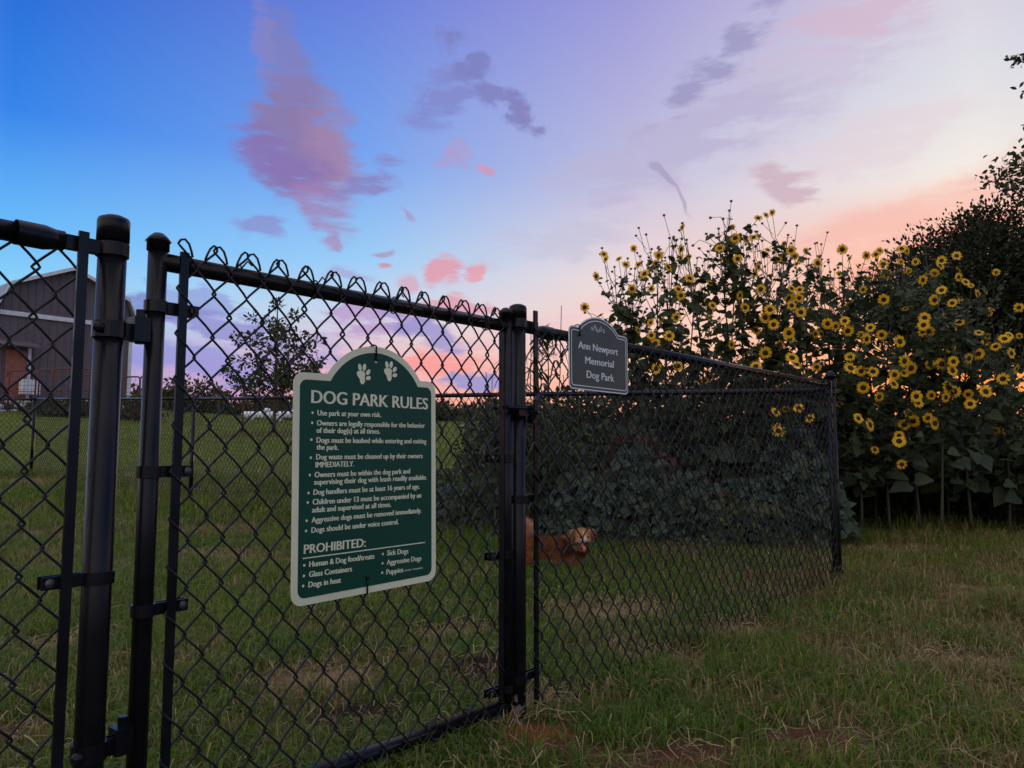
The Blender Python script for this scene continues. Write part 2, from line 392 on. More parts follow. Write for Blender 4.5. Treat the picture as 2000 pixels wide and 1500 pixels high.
def build_ground():
    xs = np.unique(np.concatenate([np.arange(-7, 7.01, .06), np.linspace(-25, -7, 60), np.linspace(7, 25, 60), np.linspace(-60, -25, 40), np.linspace(25, 60, 40), [-900, -400, -200, -120, 120, 200, 400, 900]]))
    ys = np.unique(np.concatenate([[-300, -80, -20, -6, -2], np.arange(0, 10, .06), np.linspace(10, 70, 160), [80, 100, 140, 200, 300, 500, 900]]))
    X, Y = np.meshgrid(xs, ys); Z = gz(X, Y); V = np.stack([X, Y, Z], -1).reshape(-1, 3)
    nx = len(xs); ny = len(ys); i = np.arange(nx * (ny - 1)).reshape(ny - 1, nx)[:, :-1].ravel()
    F = np.stack([i, i + 1, i + nx + 1, i + nx], 1)
    x, y = V[:, 0], V[:, 1]
    n1 = fbm(x * 1.3, y * 1.3, 5)[:, None]; n2 = fbm(x * 5, y * 5, 9)[:, None]
    c = np.array([.058, .072, .018]) * (1 - n2) + np.array([.115, .09, .038]) * n2
    far = sstep(9, 18, y)[:, None]
    lawn = np.array([.085, .125, .020]) * (1 - n1) + np.array([.14, .150, .034]) * n1
    c = c * (1 - far) + lawn * far
    for k, cc in (('dark', (.030, .018, .013)), ('red', (.105, .042, .026)), ('orange', (.20, .075, .026)), ('straw', (.24, .17, .085))):
        w = patch_w(x, y, (k,))[:, None]; c = c * (1 - w) + np.array(cc) * w * (.75 + .5 * n2) + 0
    me = fast_mesh('ground', V, F, c, True)
    m = mat_attr('soil_and_turf', .95, 0, .1, .5, 26); nt = m.node_tree; N, L = nt.nodes, nt.links
    tc = N.new('ShaderNodeTexCoord'); n = N.new('ShaderNodeTexNoise'); n.inputs['Scale'].default_value = 60; n.inputs['Detail'].default_value = 6
    L.new(tc.outputs['Object'], n.inputs[0]); bp = N.new('ShaderNodeBump'); bp.inputs['Strength'].default_value = .8; bp.inputs['Distance'].default_value = .03
    L.new(n.outputs['Fac'], bp.inputs['Height']); L.new(bp.outputs[0], N['Principled BSDF'].inputs['Normal'])
    kind(link('ground', me, m), 'structure')
build_ground()

# ------------------------------------------------------------------ the fence line
PC = np.array([0.0177, 2.2956, 0.0]); PK = np.array([1.8825, 4.5211, 0.0])
FD = (PK - PC) / np.linalg.norm(PK - PC); FN = np.array([FD[1], -FD[0], 0]); FL = float(np.linalg.norm(PK - PC))
FRZ = math.atan2(FD[1], FD[0])
def fp(s, z=0.0, off=0.0): return PC + FD * s + FN * off + np.array([0, 0, z])
# every fence piece is built in a frame with x along the fence, -y towards the gate's outside, z up
PITCHW, PITCHH, WR = .071, .0885, .0025
def strand_mesh(name, z0, z1, hook=True, flip=False, k=5):
    """one zigzag wire of chain link, flattened spiral, bent over at the top"""
    pts = []; n = int(round((z1 - z0) / PITCHH * 2)); A = PITCHW / 4 + .0034
    for i in range(n):
        sgn = 1 if (i % 2 == 0) ^ flip else -1
        for q in (0, .08, .2, .5, .8, .92):
            z = z0 + (i + q) * PITCHH / 2
            lx = -math.cos(math.pi * q)
            tri = (2 * q - 1); bl = .22 if .05 < q < .95 else 1
            xx = sgn * A * (tri * (1 - bl) + lx * bl if bl < 1 else lx) if q else -sgn * A
            yy = sgn * .0042 * math.sin(math.pi * q)
            pts.append((xx, yy, z))
    e = -1 if ((n % 2 == 0) ^ flip) else 1
    pts.append((e * A, 0, z0 + n * PITCHH / 2))
    if hook:
        zt = z0 + n * PITCHH / 2
        pts += [(e * (A - .003), -.004, zt + .007), (e * (A - .010), -.006, zt + .009), (e * (A - .018), -.007, zt + .001), (e * (A - .024), -.006, zt - .013), (e * (A - .027), -.005, zt - .024)]
    mb = MB(); mb.tube(pts, WR, k); return mb.mesh(name)
def wire_run(parent, x0, x1, me_a, me_b, zoff=None, limit=10 ** 6, y=-.0215):
    n = int((x1 - x0) / (PITCHW / 2)); rest = []
    for i in range(n):
        x = x0 + (i + .5) * (x1 - x0) / n
        z = 0 if zoff is None else zoff(x)
        if i < limit:
            o = link('wire', me_a if i % 2 == 0 else me_b, M_WIRE, parent, (x, y, z))
            o.rotation_euler = (random.uniform(-.003, .003), random.uniform(-.004, .004), random.uniform(-.05, .05))
        else: rest.append((x, z, me_a if i % 2 == 0 else me_b))
    return rest
def post_prof(r, h, style):
    p = [(r, -.3), (r, h - .045)]
    if style == 'cyl': p += [(r + .0035, h - .045), (r + .0035, h - .008), (r + .001, h - .002), (r * .6, h + .003), (.001, h + .005)]
    else: p += [(r + .004, h - .040), (r + .004, h - .024), (r + .001, h - .018), (r * .8, h - .006), (r * .45, h + .002), (.001, h + .004)]
    return p
def post(parent, x, h, r, style, mat=None, y=0, zb=0):
    o = MB().lathe([(r, -.3 + zb), (r, zb + h - .043)], 24).obj('post', mat or M_BLACK, parent, loc=(x, y, 0))
    MB().lathe([(a, b + zb) for a, b in post_prof(r, h, style)[2:]], 24).obj('cap', M_BLACK, o)
    return o
def rail(parent, a, b, r=.0175, name='rail'):
    return MB().tube([a, b], r, 16).obj(name, M_BLACK, parent)
def rail_end(parent, x, z, sx, r=.0175):
    """cup over the rail's end and the strap that bolts it to the post's brace band"""
    mb = MB(); pr = [(r + .004, 0), (r + .004, .045), (r * 1.02, .062), (r * .45, .078), (r * .3, .082)]
    k = 18; ang = np.arange(k) * 2 * math.pi / k; V = []; F = []
    for rr, t in pr: V.append(np.stack([np.full(k, x - sx * (.082 - t) * -1 - sx * .0), rr * np.cos(ang), z + rr * np.sin(ang)], 1))
    V = np.concatenate([np.stack([np.full(k, x + sx * t * -1 + sx * .082), rr * np.cos(ang), z + rr * np.sin(ang)], 1) for rr, t in pr])
    for i in range(len(pr) - 1):
        for j in range(k): F.append((i * k + j, i * k + (j + 1) % k, (i + 1) * k + (j + 1) % k, (i + 1) * k + j))
    mb.add(V, F); mb.box((x - sx * .022, 0, z), (.05, .007, .024))
    return mb.obj('rail_end', M_BLACK, parent)
def band(parent, x, z, r, reach, h=.022, name='tension_band'):
    """strap round a post, its two ears reaching out to the tension bar, with the bolt"""
    mb = MB(); k = 20; F = []; V = []
    for i in range(k):
        a = 2 * math.pi * i / k
        for rr in (r + .0004, r + .0038):
            for zz in (-h / 2, h / 2): V.append((x + rr * math.cos(a), rr * math.sin(a), z + zz))
    for i in range(k):
        a, b = i * 4, ((i + 1) % k) * 4
        F += [(a + 2, b + 2, b + 3, a + 3), (a + 1, a + 3, b + 3, b + 1), (a, b, b + 2, a + 2)]
    mb.add(V, F); s = 1 if reach > 0 else -1; ln = abs(reach)
    mb.box((x + s * (r + ln / 2), -.0085, z), (ln + .004, .0034, h)); mb.box((x + s * (r + ln / 2), .0085, z), (ln + .004, .0034, h))
    o = mb.obj(name, M_BLACK, parent, smooth=False)
    bx = x + s * (r + ln - .010)
    b2 = MB(); b2.tube([(bx, -.016, z), (bx, .016, z)], .0042, 8); b2.ball((bx, -.0125, z), (.0078, .004, .0078)); b2.box((bx, .0125, z), (.012, .005, .012))
    b2.obj('bolt', M_STEEL, o)
    return o
def tension_bar(parent, x, z0, z1):
    o = MB().box((x, -.0205, (z0 + z1) / 2), (.017, .006, z1 - z0)).obj('tension_bar', M_BLACK, parent, smooth=False); return o
def tie(parent, x, z, r):
    pts = [(x + .010 * math.cos(a * .5) * 1, (r + .003) * math.cos(a), z + (r + .003) * math.sin(a)) for a in np.linspace(-2.4, 2.6, 18)]
    pts += [(x + .02, -.012, z + r + .012), (x + .034, -.006, z + r + .006)]
    return MB().tube(pts, .0018, 6).obj('tie_wire', M_BLACK, parent)

GR = .0178; PR = .0235
strA = strand_mesh('gate_wire', .037, .037 + 13 * PITCHH, True, False); strB = strand_mesh('gate_wire', .037, .037 + 13 * PITCHH, True, True)
fenA = strand_mesh('fence_wire', .012, .012 + 13 * PITCHH - .0, False, False); fenB = strand_mesh('fence_wire', .012, .012 + 13 * PITCHH, False, True)
backA = strand_mesh('far_wire', .02, .02 + 13.5 * PITCHH, False, False, 4); backB = strand_mesh('far_wire', .02, .02 + 13.5 * PITCHH, False, True, 4)

# ---- gate
gate = thing('chain_link_gate', 'black chain-link gate carrying the tall green rules sign', 'gate', PC, FRZ)
xl, xr = -1.094, -.056
for x, h in ((xl, 1.20), (xr, 1.205)):
    o = MB().lathe([(GR, .045 if x == xr else .06), (GR, h - .03)], 20).obj('stile', M_BLACK, gate, loc=(x, 0, 0))
    MB().lathe([(GR + .003, h - .030), (GR + .003, h - .014), (GR + .006, h - .012), (GR * .95, h - .003), (GR * .5, h + .004), (.001, h + .006)], 20).obj('cap', M_BLACK, o)
rail(gate, (xl, 0, 1.150), (xr, 0, 1.155), GR); rail(gate, (xl, 0, .085), (xr, 0, .066), GR)
tension_bar(gate, xl + .043, .10, 1.172); tension_bar(gate, xr - .043, .09, 1.13)
for z in (1.06, .745, .49): band(gate, xl, z, GR, .062)
for z in (.765, .49, .115): band(gate, xr, z, GR, -.062)
for x in (-.93, -.74, -.50, -.30, -.15): tie(gate, x, 1.153, GR)
for x in (-.62, -.36, -.22): tie(gate, x, .075, GR)
wire_run(gate, xl + .036, xr - .036, strA, strB)

# ---- left fence with the hinge post
lf = thing('chain_link_fence', 'black chain-link fence end with the hinge post at the left edge', 'fence', PC, FRZ)
hp = post(lf, -1.178, 1.215, PR + .0012, 'cyl')
rail(lf, (-2.9, 0, 1.143), (-1.262, 0, 1.153), .0178); rail_end(lf, -1.215 - .04, 1.153, -1)
band(lf, -1.178, 1.153, PR + .0012, -.075, .024, 'brace_band')
tension_bar(lf, -1.236, .02, 1.172)
for z in (.56,): band(lf, -1.178, z, PR + .0012, -.066)
wire_run(lf, -2.9, -1.236 + .012, fenA, fenB, lambda t: -.015, y=.0215)
post(lf, -2.9, 1.215, PR, 'cyl')
def hinge(z, up):
    o = band(lf, -1.178, z, PR + .0012, .045, .03, 'hinge')
    mb = MB(); mb.box((-1.126, -.004, z + .006), (.030, .034, .046)); mb.tube([(-1.122, 0, z - .02), (-1.122, 0, z + .045 * up)], .0085, 12)
    mb.tube([(-1.126, 0, z + .02), (-1.10, 0, z + .02)], .011, 12); mb.obj('hinge_knuckle', M_BLACK, o, smooth=False)
    MB().ball((-1.205, -.022, z), (.010, .010, .010)).obj('bolt', M_BLACK, o)
hinge(1.005, 1); hinge(.262, 1)

# ---- right fence from the latch post to the corner
rf = thing('chain_link_fence', 'black chain-link fence panel under the small memorial sign, ending at the corner post', 'fence', PC, FRZ)
post(rf, 0, 1.225, PR, 'cyl', M_POST); post(rf, FL, 1.262, PR + .002, 'dome', M_POST)
rail(rf, (.145, 0, 1.160), (FL - .05, 0, 1.178)); rail_end(rf, .085, 1.158, 1); rail_end(rf, FL - .085, 1.178, -1)
band(rf, 0, 1.170, PR, .062, .026, 'brace_band'); band(rf, FL, 1.178, PR + .002, -.06, .026, 'brace_band')
tension_bar(rf, .060, .012, 1.215); tension_bar(rf, FL - .06, .01, 1.2)
for z in (.645, .13): band(rf, 0, z, PR, .058)
for z in (.62, .10): band(rf, FL, z, PR + .002, -.058)
wire_run(rf, .050, FL - .055, fenA, fenB)
for x in (.85, 1.45, 2.05): tie(rf, x, 1.168, .0175)
# fork latch on the latch post
lt = MB(); lt.box((.0, -.0, .905), (.064, .064, .030)); lt.tube([(-.085, -.028, .912), (.075, -.028, .912)], .0065, 10); lt.tube([(-.085, .028, .912), (.03, .028, .912)], .0065, 10)
lt.tube([(.03, -.03, .88), (.03, -.045, .905), (.035, -.04, .935), (.06, -.03, .955)], .008, 10); lt.box((.052, -.018, .885), (.03, .02, .03))
lo = lt.obj('latch', M_BLACK, rf, smooth=False)
b2 = MB(); b2.ball((.056, -.034, .902), (.007, .005, .007)); b2.ball((.056, -.034, .918), (.006, .004, .006)); b2.obj('bolt', M_STEEL, lo)

# ---- far fence of the pen, from the corner post away to the left
BE = np.array([-7.47, 12.0]); bd = BE - PK[:2]; BL = float(np.linalg.norm(bd)); bd /= BL
BRZ = math.atan2(bd[1], bd[0])
def bgz(t): return float(gz(PK[0] + bd[0] * t, PK[1] + bd[1] * t))
bf = thing('chain_link_fence', 'black chain-link fence along the far side of the pen, behind the dog', 'fence', (PK[0], PK[1], 0), BRZ)
pt = [0, 2.4, 4.8, 7.2, 9.6, BL]
for t in pt[1:]: post(bf, t, 1.24, PR, 'dome', zb=bgz(t))
for a, b in zip(pt, pt[1:]):
    za = bgz(a) + (1.14 if a == 0 else 1.2); zb = bgz(b) + 1.2
    a2 = a + (.03 if a == 0 else 0)
    rail(bf, (a2, 0, za), (b, 0, zb), .0175)
band(bf, 0, 1.14, PR + .003, .05, .024, 'brace_band')
def bz(t):
    i = max(j for j in range(len(pt) - 1) if pt[j] <= t + 1e-6); f = (t - pt[i]) / (pt[i + 1] - pt[i])
    return (bgz(pt[i]) + (-.06 if i == 0 else 0)) * (1 - f) + bgz(pt[i + 1]) * f + .012
rest = wire_run(bf, .04, BL - .05, backA, backB, bz, 300)
if rest:
    V = []; F = []; n = 0
    for me in (backA, backB):
        co = np.zeros(len(me.vertices) * 3); me.vertices.foreach_get('co', co); co = co.reshape(-1, 3)
        qs = np.array([tuple(p.vertices) for p in me.polygons if len(p.vertices) == 4])
        for x, z, m_ in rest:
            if m_ is me: V.append(co + np.array([x, -.0215, z])); F.append(qs + n); n += len(co)
    kind(link('wire_mesh', fast_mesh('wire_mesh', np.concatenate(V), np.concatenate(F)), M_WIRE, bf), 'stuff')
# the pen's left side, running back towards the road of the front fence
sf = thing('chain_link_fence', 'black chain-link fence rail leaving the far corner post towards the left edge', 'fence', (BE[0], BE[1], 0), FRZ + math.pi)
z0, z1 = bgz(BL), float(gz(BE[0] - FD[0] * 2.4, BE[1] - FD[1] * 2.4))
rail(sf, (.03, 0, z0 + 1.19), (2.4, 0, z1 + 1.2), .0175); post(sf, 2.4, 1.24, PR, 'dome', zb=z1)
wire_run(sf, .04, 2.36, backA, backB, lambda t: z0 + (z1 - z0) * t / 2.4)

# ------------------------------------------------------------------ lettering
# The default font's outlines, given thick uprights, thin crossings and small serifs
class Glyphs:
    def __init__(s, chars):
        s.g = {}; objs = []
        def mk(t):
            cu = bpy.data.curves.new('glyph', 'FONT'); cu.body = t; cu.size = 1.0; cu.resolution_u = 3
            o = bpy.data.objects.new('glyph', cu); COL.objects.link(o); objs.append(o); return o
        single = {c: mk(c) for c in chars if c != ' '}; pair = {c: mk('H' + c + 'H') for c in chars}; hh = mk('HH')
        dg = bpy.context.evaluated_depsgraph_get(); dg.update()
        def get(o):
            e = o.evaluated_get(dg); me = e.to_mesh(); co = np.array([v.co[:] for v in me.vertices])[:, :2]
            f = [tuple(p.vertices) for p in me.polygons]; e.to_mesh_clear(); return co, f
        w0 = np.ptp(get(hh)[0][:, 0])
        for c in chars:
            adv = np.ptp(get(pair[c])[0][:, 0]) - w0
            if c == ' ': s.g[c] = (None, None, adv); continue
            co, f = get(single[c]); s.g[c] = (co, f, adv)
        s.cap = s.g['H'][0][:, 1].max(); s.xh = s.g['x'][0][:, 1].max()
        for o in objs:
            cu = o.data; bpy.data.objects.remove(o); bpy.data.curves.remove(cu)
SERIF = {'A': 'bl br', 'B': 'bl tl', 'D': 'bl tl', 'E': 'bl tl', 'H': 'bl br tl tr', 'I': 'bc tc', 'K': 'bl br tl tr', 'L': 'bl tl', 'M': 'bl br tl tr', 'N': 'bl tl tr',
         'P': 'bl tl', 'R': 'bl br tl', 'T': 'bc', 'U': 'tl tr', 'Y': 'bc tl tr', 'a': 'br', 'b': 'tl', 'd': 'br tr', 'f': 'bk', 'h': 'bl br tl', 'i': 'bc xc', 'k': 'bl br tl xr', 'l': 'bc tc',
         'm': 'bl bc br xl', 'n': 'bl br xl', 'p': 'dl xl', 'r': 'bl xl', 'u': 'br xl xr', 'v': 'xl xr', 'w': 'xl xr', 'x': 'bl br xl xr', 'y': 'xl xr', '1': 'bc'}
TEXTS = 'DOG PARK RULES PROHIBITED: IMMEDIATELY. Use park at your own risk. Owners are legally responsible for the behavior of their dog(s) at all times. Dogs must be leashed while entering and exiting waste cleaned up within supervising with readily available. handlers least 16 years age. Children under 13 accompanied by an adult Aggressive removed immediately. should voice control. Human & food/treats Glass Containers heat Sick Puppies 4 months Ann Newport Memorial jqxz'
GL = Glyphs(sorted(set(TEXTS + 'Hx ')))
def line_mesh(name, text, u0, v0, u1, v1, hcap, depth, bold=.022, serif=True):
    """one line of print from (u0,v0) to (u1,v1), cap height hcap; lies at y = -depth"""
    V = []; F = []; n = 0; x = 0; bars = []
    step = 0
    for ch in text:
        co, f, adv = GL.g[ch]
        if co is not None:
            mn, mx = co[:, 0].min(), co[:, 0].max(); st = .055
            for k, dx in enumerate((-bold, 0, bold)):
                V.append(np.column_stack([co[:, 0] + x + dx, co[:, 1], np.full(len(co), k * .00006)])); F += [tuple(i + n for i in q) for q in f]; n += len(co)
            if serif and ch in SERIF:
                for t in SERIF[ch].split():
                    yy = {'b': 0, 't': co[:, 1].max() if ch in 'bdhkl' else GL.cap, 'x': GL.xh, 'd': co[:, 1].min()}[t[0]]
                    xx = {'l': mn + st * .8, 'r': mx - st * .8, 'c': (mn + mx) / 2, 'k': mn + (mx - mn) * .42}[t[1]]
                    if ch == 'a': xx = mx - .02
                    w, h = .088, .026; sg = 1 if t[0] in 'bd' else -1
                    full = not (t[0] in 'xt' and ch.islower())
                    a = xx - w; b = xx + (w if full else .03)
                    V.append(np.array([[a + x, yy, .0002], [b + x, yy, .0002], [b + x - .02, yy + sg * h, .0002], [a + x + .02, yy + sg * h, .0002]])); F.append((n, n + 1, n + 2, n + 3) if sg > 0 else (n + 3, n + 2, n + 1, n)); n += 4
        x += adv
    V = np.concatenate(V); lo, hi = V[:, 0].min(), V[:, 0].max()
    L_ = math.hypot(u1 - u0, v1 - v0); sx = L_ / (hi - lo); sy = hcap / GL.cap
    ca, sa = (u1 - u0) / L_, (v1 - v0) / L_
    X = (V[:, 0] - lo) * sx; Y = V[:, 1] * sy
    W = np.column_stack([u0 + X * ca - Y * sa, -depth - V[:, 2], v0 + X * sa + Y * ca])
    mb = MB(); mb.add(W, F); return mb.mesh(name, False)

def sign_outline(W, z0, zs, cx, ch, top, rad, inset, steps=14):
    """rounded board with an arched head: width W about u=0, foot z0, shoulders zs, arch half width ch about cx"""
    hw = W / 2 - inset; b = z0 + inset; s = zs - inset; r = max(rad - inset * .55, .004); pts = []
    ar = (ch * ch + (top - zs) ** 2) / (2 * (top - zs)); ac = top - ar; ri = ar - inset
    def arc(cx_, cz, rr, a0, a1, n):
        return [(cx_ + rr * math.cos(t), cz + rr * math.sin(t)) for t in np.linspace(a0, a1, n)]
    pts += arc(-hw + r, b + r, r, math.pi, 1.5 * math.pi, 7) + arc(hw - r, b + r, r, 1.5 * math.pi, 2 * math.pi, 7)
    pts += arc(hw - r, s - r, r, 0, .5 * math.pi, 7)
    a = math.asin(min(1, max(-1, (s - ac) / ri)))
    pts += arc(cx, ac, ri, a, math.pi - a, 2 * steps)
    pts += arc(-hw + r, s - r, r, .5 * math.pi, math.pi, 7)
    return np.array(pts)
def slab(name, out, y0, y1, mat, parent):
    n = len(out); V = np.concatenate([np.column_stack([out[:, 0], np.full(n, y), out[:, 1]]) for y in (y0, y1)])
    F = [tuple(range(n)), tuple(range(n, 2 * n))[::-1]] + [(i, n + i, n + (i + 1) % n, (i + 1) % n) for i in range(n)]
    return MB().add(V, F).obj(name, mat, parent, smooth=False)
def ring(name, o1, o2, y, mat, parent, th=.0006):
    n = len(o1); V = np.concatenate([np.column_stack([o[:, 0], np.full(n, yy), o[:, 1]]) for yy in (y, y - th) for o in (o1, o2)]); F = []
    for i in range(n):
        j = (i + 1) % n; F += [(2 * n + i, 2 * n + j, 3 * n + j, 3 * n + i), (i, j, 2 * n + j, 2 * n + i), (n + j, n + i, 3 * n + i, 3 * n + j)]
    return MB().add(V, F).obj(name, mat, parent, smooth=False)
def disc_pts(cx, cz, rx, rz, rot, n=14):
    a = np.linspace(0, 2 * math.pi, n, endpoint=False); c, s = math.cos(rot), math.sin(rot); x, z = rx * np.cos(a), rz * np.sin(a)
    return np.column_stack([cx + x * c - z * s, cz + x * s + z * c])
def flat(mb, pts, y):
    n = len(pts); mb.add(np.column_stack([pts[:, 0], np.full(n, y), pts[:, 1]]), [tuple(range(n))]); return mb

# ---- the tall rules sign, tied to the gate
S1 = -.576; OFF = .030
rs = thing('rules_sign', 'tall green arched sign with cream border and dog park rules in cream letters', 'sign', fp(S1, 0, OFF), FRZ)
rs.rotation_euler = (0, R(-.9), FRZ)
def s_uv(px, py, s0, off):
    d = ray(px, py); c = np.array([0, 0, EYE]); p0 = fp(s0, 0, off); t = np.dot(p0 - c, FN) / np.dot(d, FN); q = c + d * t
    return float(np.dot(q - p0, FD)), float(q[2])
def c8(x, y):
    u, z = s_uv(550 + x / 2.778, 660 + y / 2.778, S1, OFF + .003)
    a = R(-.9); return u * math.cos(a) - z * math.sin(a), u * math.sin(a) + z * math.cos(a)
top_u, top_z = c8(515, 48); bl = c8(100, 1452); brr = c8(790, 1325); shl, shr = c8(250, 180), c8(752, 243)
lx = c8(60, 800)[0]; rx_ = c8(836, 800)[0]; cxm = (lx + rx_) / 2; W1 = rx_ - lx
z0s = (bl[1] + brr[1]) / 2; zss = (c8(130, 177)[1] + c8(815, 247)[1]) / 2; acx = (shl[0] + shr[0]) / 2 - cxm
def shift(o): return o + np.array([cxm, 0])
def so(ins): return shift(sign_outline(W1, z0s, zss, acx, (shr[0] - shl[0]) / 2, top_z, .026, ins))
slab('board', so(0), 0, -.0028, M_CREAMB, rs)
slab('green_panel', so(.0155), -.0028, -.0034, M_GREEN, rs)
HL = .0120
def T(text, a, b, h, mat=M_CREAM, bold=.03):
    u0, v0 = c8(*a); u1, v1 = c8(*b)
    link('lettering', line_mesh('lettering', text, u0, v0, u1, v1, h, .0035, bold), mat, rs)
T('DOG PARK RULES', (158, 352), (794, 388), .0285, bold=.03)
for t, a, b in [('Use park at your own risk.', (193, 420), (540, 430)), ('Owners are legally responsible for the behavior', (190, 475), (777, 488)), ('of their dog(s) at all times.', (188, 515), (534, 520)),
                ('Dogs must be leashed while entering and exiting', (188, 568), (785, 573)), ('the park.', (188, 606), (308, 608)), ('Dog waste must be cleaned up by their owners', (186, 660), (765, 652)),
                ('IMMEDIATELY.', (183, 703), (393, 697)), ('Owners must be within the dog park and', (178, 757), (697, 735)), ('supervising their dog with leash readily available.', (175, 797), (787, 768)),
                ('Dog handlers must be at least 16 years of age.', (171, 852), (749, 818)), ('Children under 13 must be accompanied by an', (167, 905), (757, 866)), ('adult and supervised at all times.', (164, 948), (594, 916)),
                ('Aggressive dogs must be removed immediately.', (161, 1003), (758, 948)), ('Dogs should be under voice control.', (160, 1058), (634, 1010)),
                ('Human & Dog food/treats', (148, 1243), (503, 1197)), ('Glass Containers', (147, 1298), (381, 1266)), ('Dogs in heat', (144, 1354), (322, 1327)),
                ('Sick Dogs', (571, 1181), (687, 1168)), ('Aggressive Dogs', (569, 1232), (758, 1207)), ('Puppies', (567, 1284), (660, 1270))]:
    T(t, a, b, HL, bold=.036)
T('(under 4 months)', (667, 1266), (764, 1251), .0042, bold=.02)
T('PROHIBITED:', (118, 1172), (456, 1132), .0192, bold=.03)
a, b = c8(113, 1197), c8(778, 1109)
MB().add([(a[0], -.0036, a[1] - .0012), (b[0], -.0036, b[1] - .0012), (b[0], -.0036, b[1] + .0012), (a[0], -.0036, a[1] + .0012)], [(0, 1, 2, 3)]).obj('rule_line', M_CREAM, rs, smooth=False)
for p in [(167, 406), (165, 461), (161, 552), (158, 650), (152, 744), (145, 841), (141, 893), (135, 992), (132, 1047), (122, 1234), (120, 1291), (116, 1346), (549, 1172), (547, 1223), (545, 1274)]:
    q = c8(*p); flat(MB(), disc_pts(q[0], q[1], .0029, .0029, 0), -.0036).obj('bullet', M_CREAM, rs, smooth=False)
def paw(x, y):
    q = c8(x, y); k = .026
    for i, (dx, dz, rx, rz, ro) in enumerate([(-.28, .66, .2, .34, .25), (.24, .70, .2, .34, -.2), (.68, .28, .2, .32, -.75), (.70, -.26, .19, .3, -1.35)]):
        flat(MB(), disc_pts(q[0] + dx * k, q[1] + dz * k, rx * k, rz * k, ro), -.0036).obj('paw_print', M_CREAM, rs, smooth=False)
    pts = np.array([(-.62, .02), (-.62, .2), (-.45, .32), (-.2, .34), (.1, .36), (.3, .22), (.34, 0), (.28, -.3), (.32, -.6), (.15, -.84), (-.1, -.86), (-.24, -.66), (-.3, -.4), (-.5, -.18)])[::-1] * k + np.array(q)
    flat(MB(), pts, -.0036).obj('paw_print', M_CREAM, rs, smooth=False)
paw(437, 200); paw(583, 185)
q = c8(511, 128); flat(MB(), disc_pts(q[0], q[1], .0042, .0042, 0), -.0036).obj('hole', M_CREAM, rs, smooth=False)
def ziptie(parent, u, z, zt):
    mb = MB(); mb.tube([(u, -.0045, z), (u - .0006, -.006, (z + zt) / 2), (u + .0005, -.005, zt), (u, .004, zt + (.004 if zt > z else -.004)), (u, .02, zt)], .0021, 6); mb.box((u, -.006, z), (.006, .005, .008))
    mb.obj('zip_tie', M_BLACK, parent)
ziptie(rs, q[0], q[1] + .005, c8(516, 48)[1] + .001); qb = c8(462, 1300); ziptie(rs, qb[0], qb[1], c8(466, 1381)[1] - .001)

# ---- the small memorial sign
S2 = .396
ms = thing('memorial_sign', 'small dark slate sign with pale double border and memorial park name, on the fence', 'sign', fp(S2, 0, OFF), FRZ)
def m2(x, y): return s_uv(850 + x / 5, 550 + y / 5, S2, OFF + .003)
def mo(ins): return sign_outline(.356, .986, 1.192, -.004, .122, 1.237, .018, ins)
slab('board', mo(0), 0, -.0026, M_PALE, ms); slab('slate_panel', mo(.0042), -.0026, -.0031, M_SLATE, ms)
ring('inner_border', mo(.0115), mo(.0143), -.0031, M_PALE, ms)
for t, a, b, h in [('Ann Newport', (1395, 648), (1785, 720), .0235), ('Memorial', (1462, 798), (1745, 842), .0235), ('Dog Park', (1477, 938), (1748, 980), .0245)]:
    u0, v0 = m2(*a); u1, v1 = m2(*b)
    link('lettering', line_mesh('lettering', t, u0, v0, u1, v1, h, .0033, .022), M_PALE, ms)
def curl(cx, cz, r, turns, a0, sgn):
    t = np.linspace(0, 1, 26); rr = r * (1 - .8 * t); a = a0 + sgn * turns * 2 * math.pi * t
    MB().tube(np.column_stack([cx + rr * np.cos(a), np.full(26, -.0034), cz + rr * np.sin(a)]), .0009, 5).obj('scroll_ornament', M_PALE, ms)
oc = m2(1590, 470)
for sg in (-1, 1):
    curl(oc[0] + sg * .014, oc[1] + .004, .010, 1.3, math.pi / 2 if sg > 0 else math.pi / 2, -sg); curl(oc[0] + sg * .033, oc[1] - .002, .008, 1.2, math.pi / 2, -sg); curl(oc[0] + sg * .006, oc[1] - .006, .006, 1.0, 0 if sg > 0 else math.pi, sg)
ziptie(ms, -.12, 1.165, 1.196)

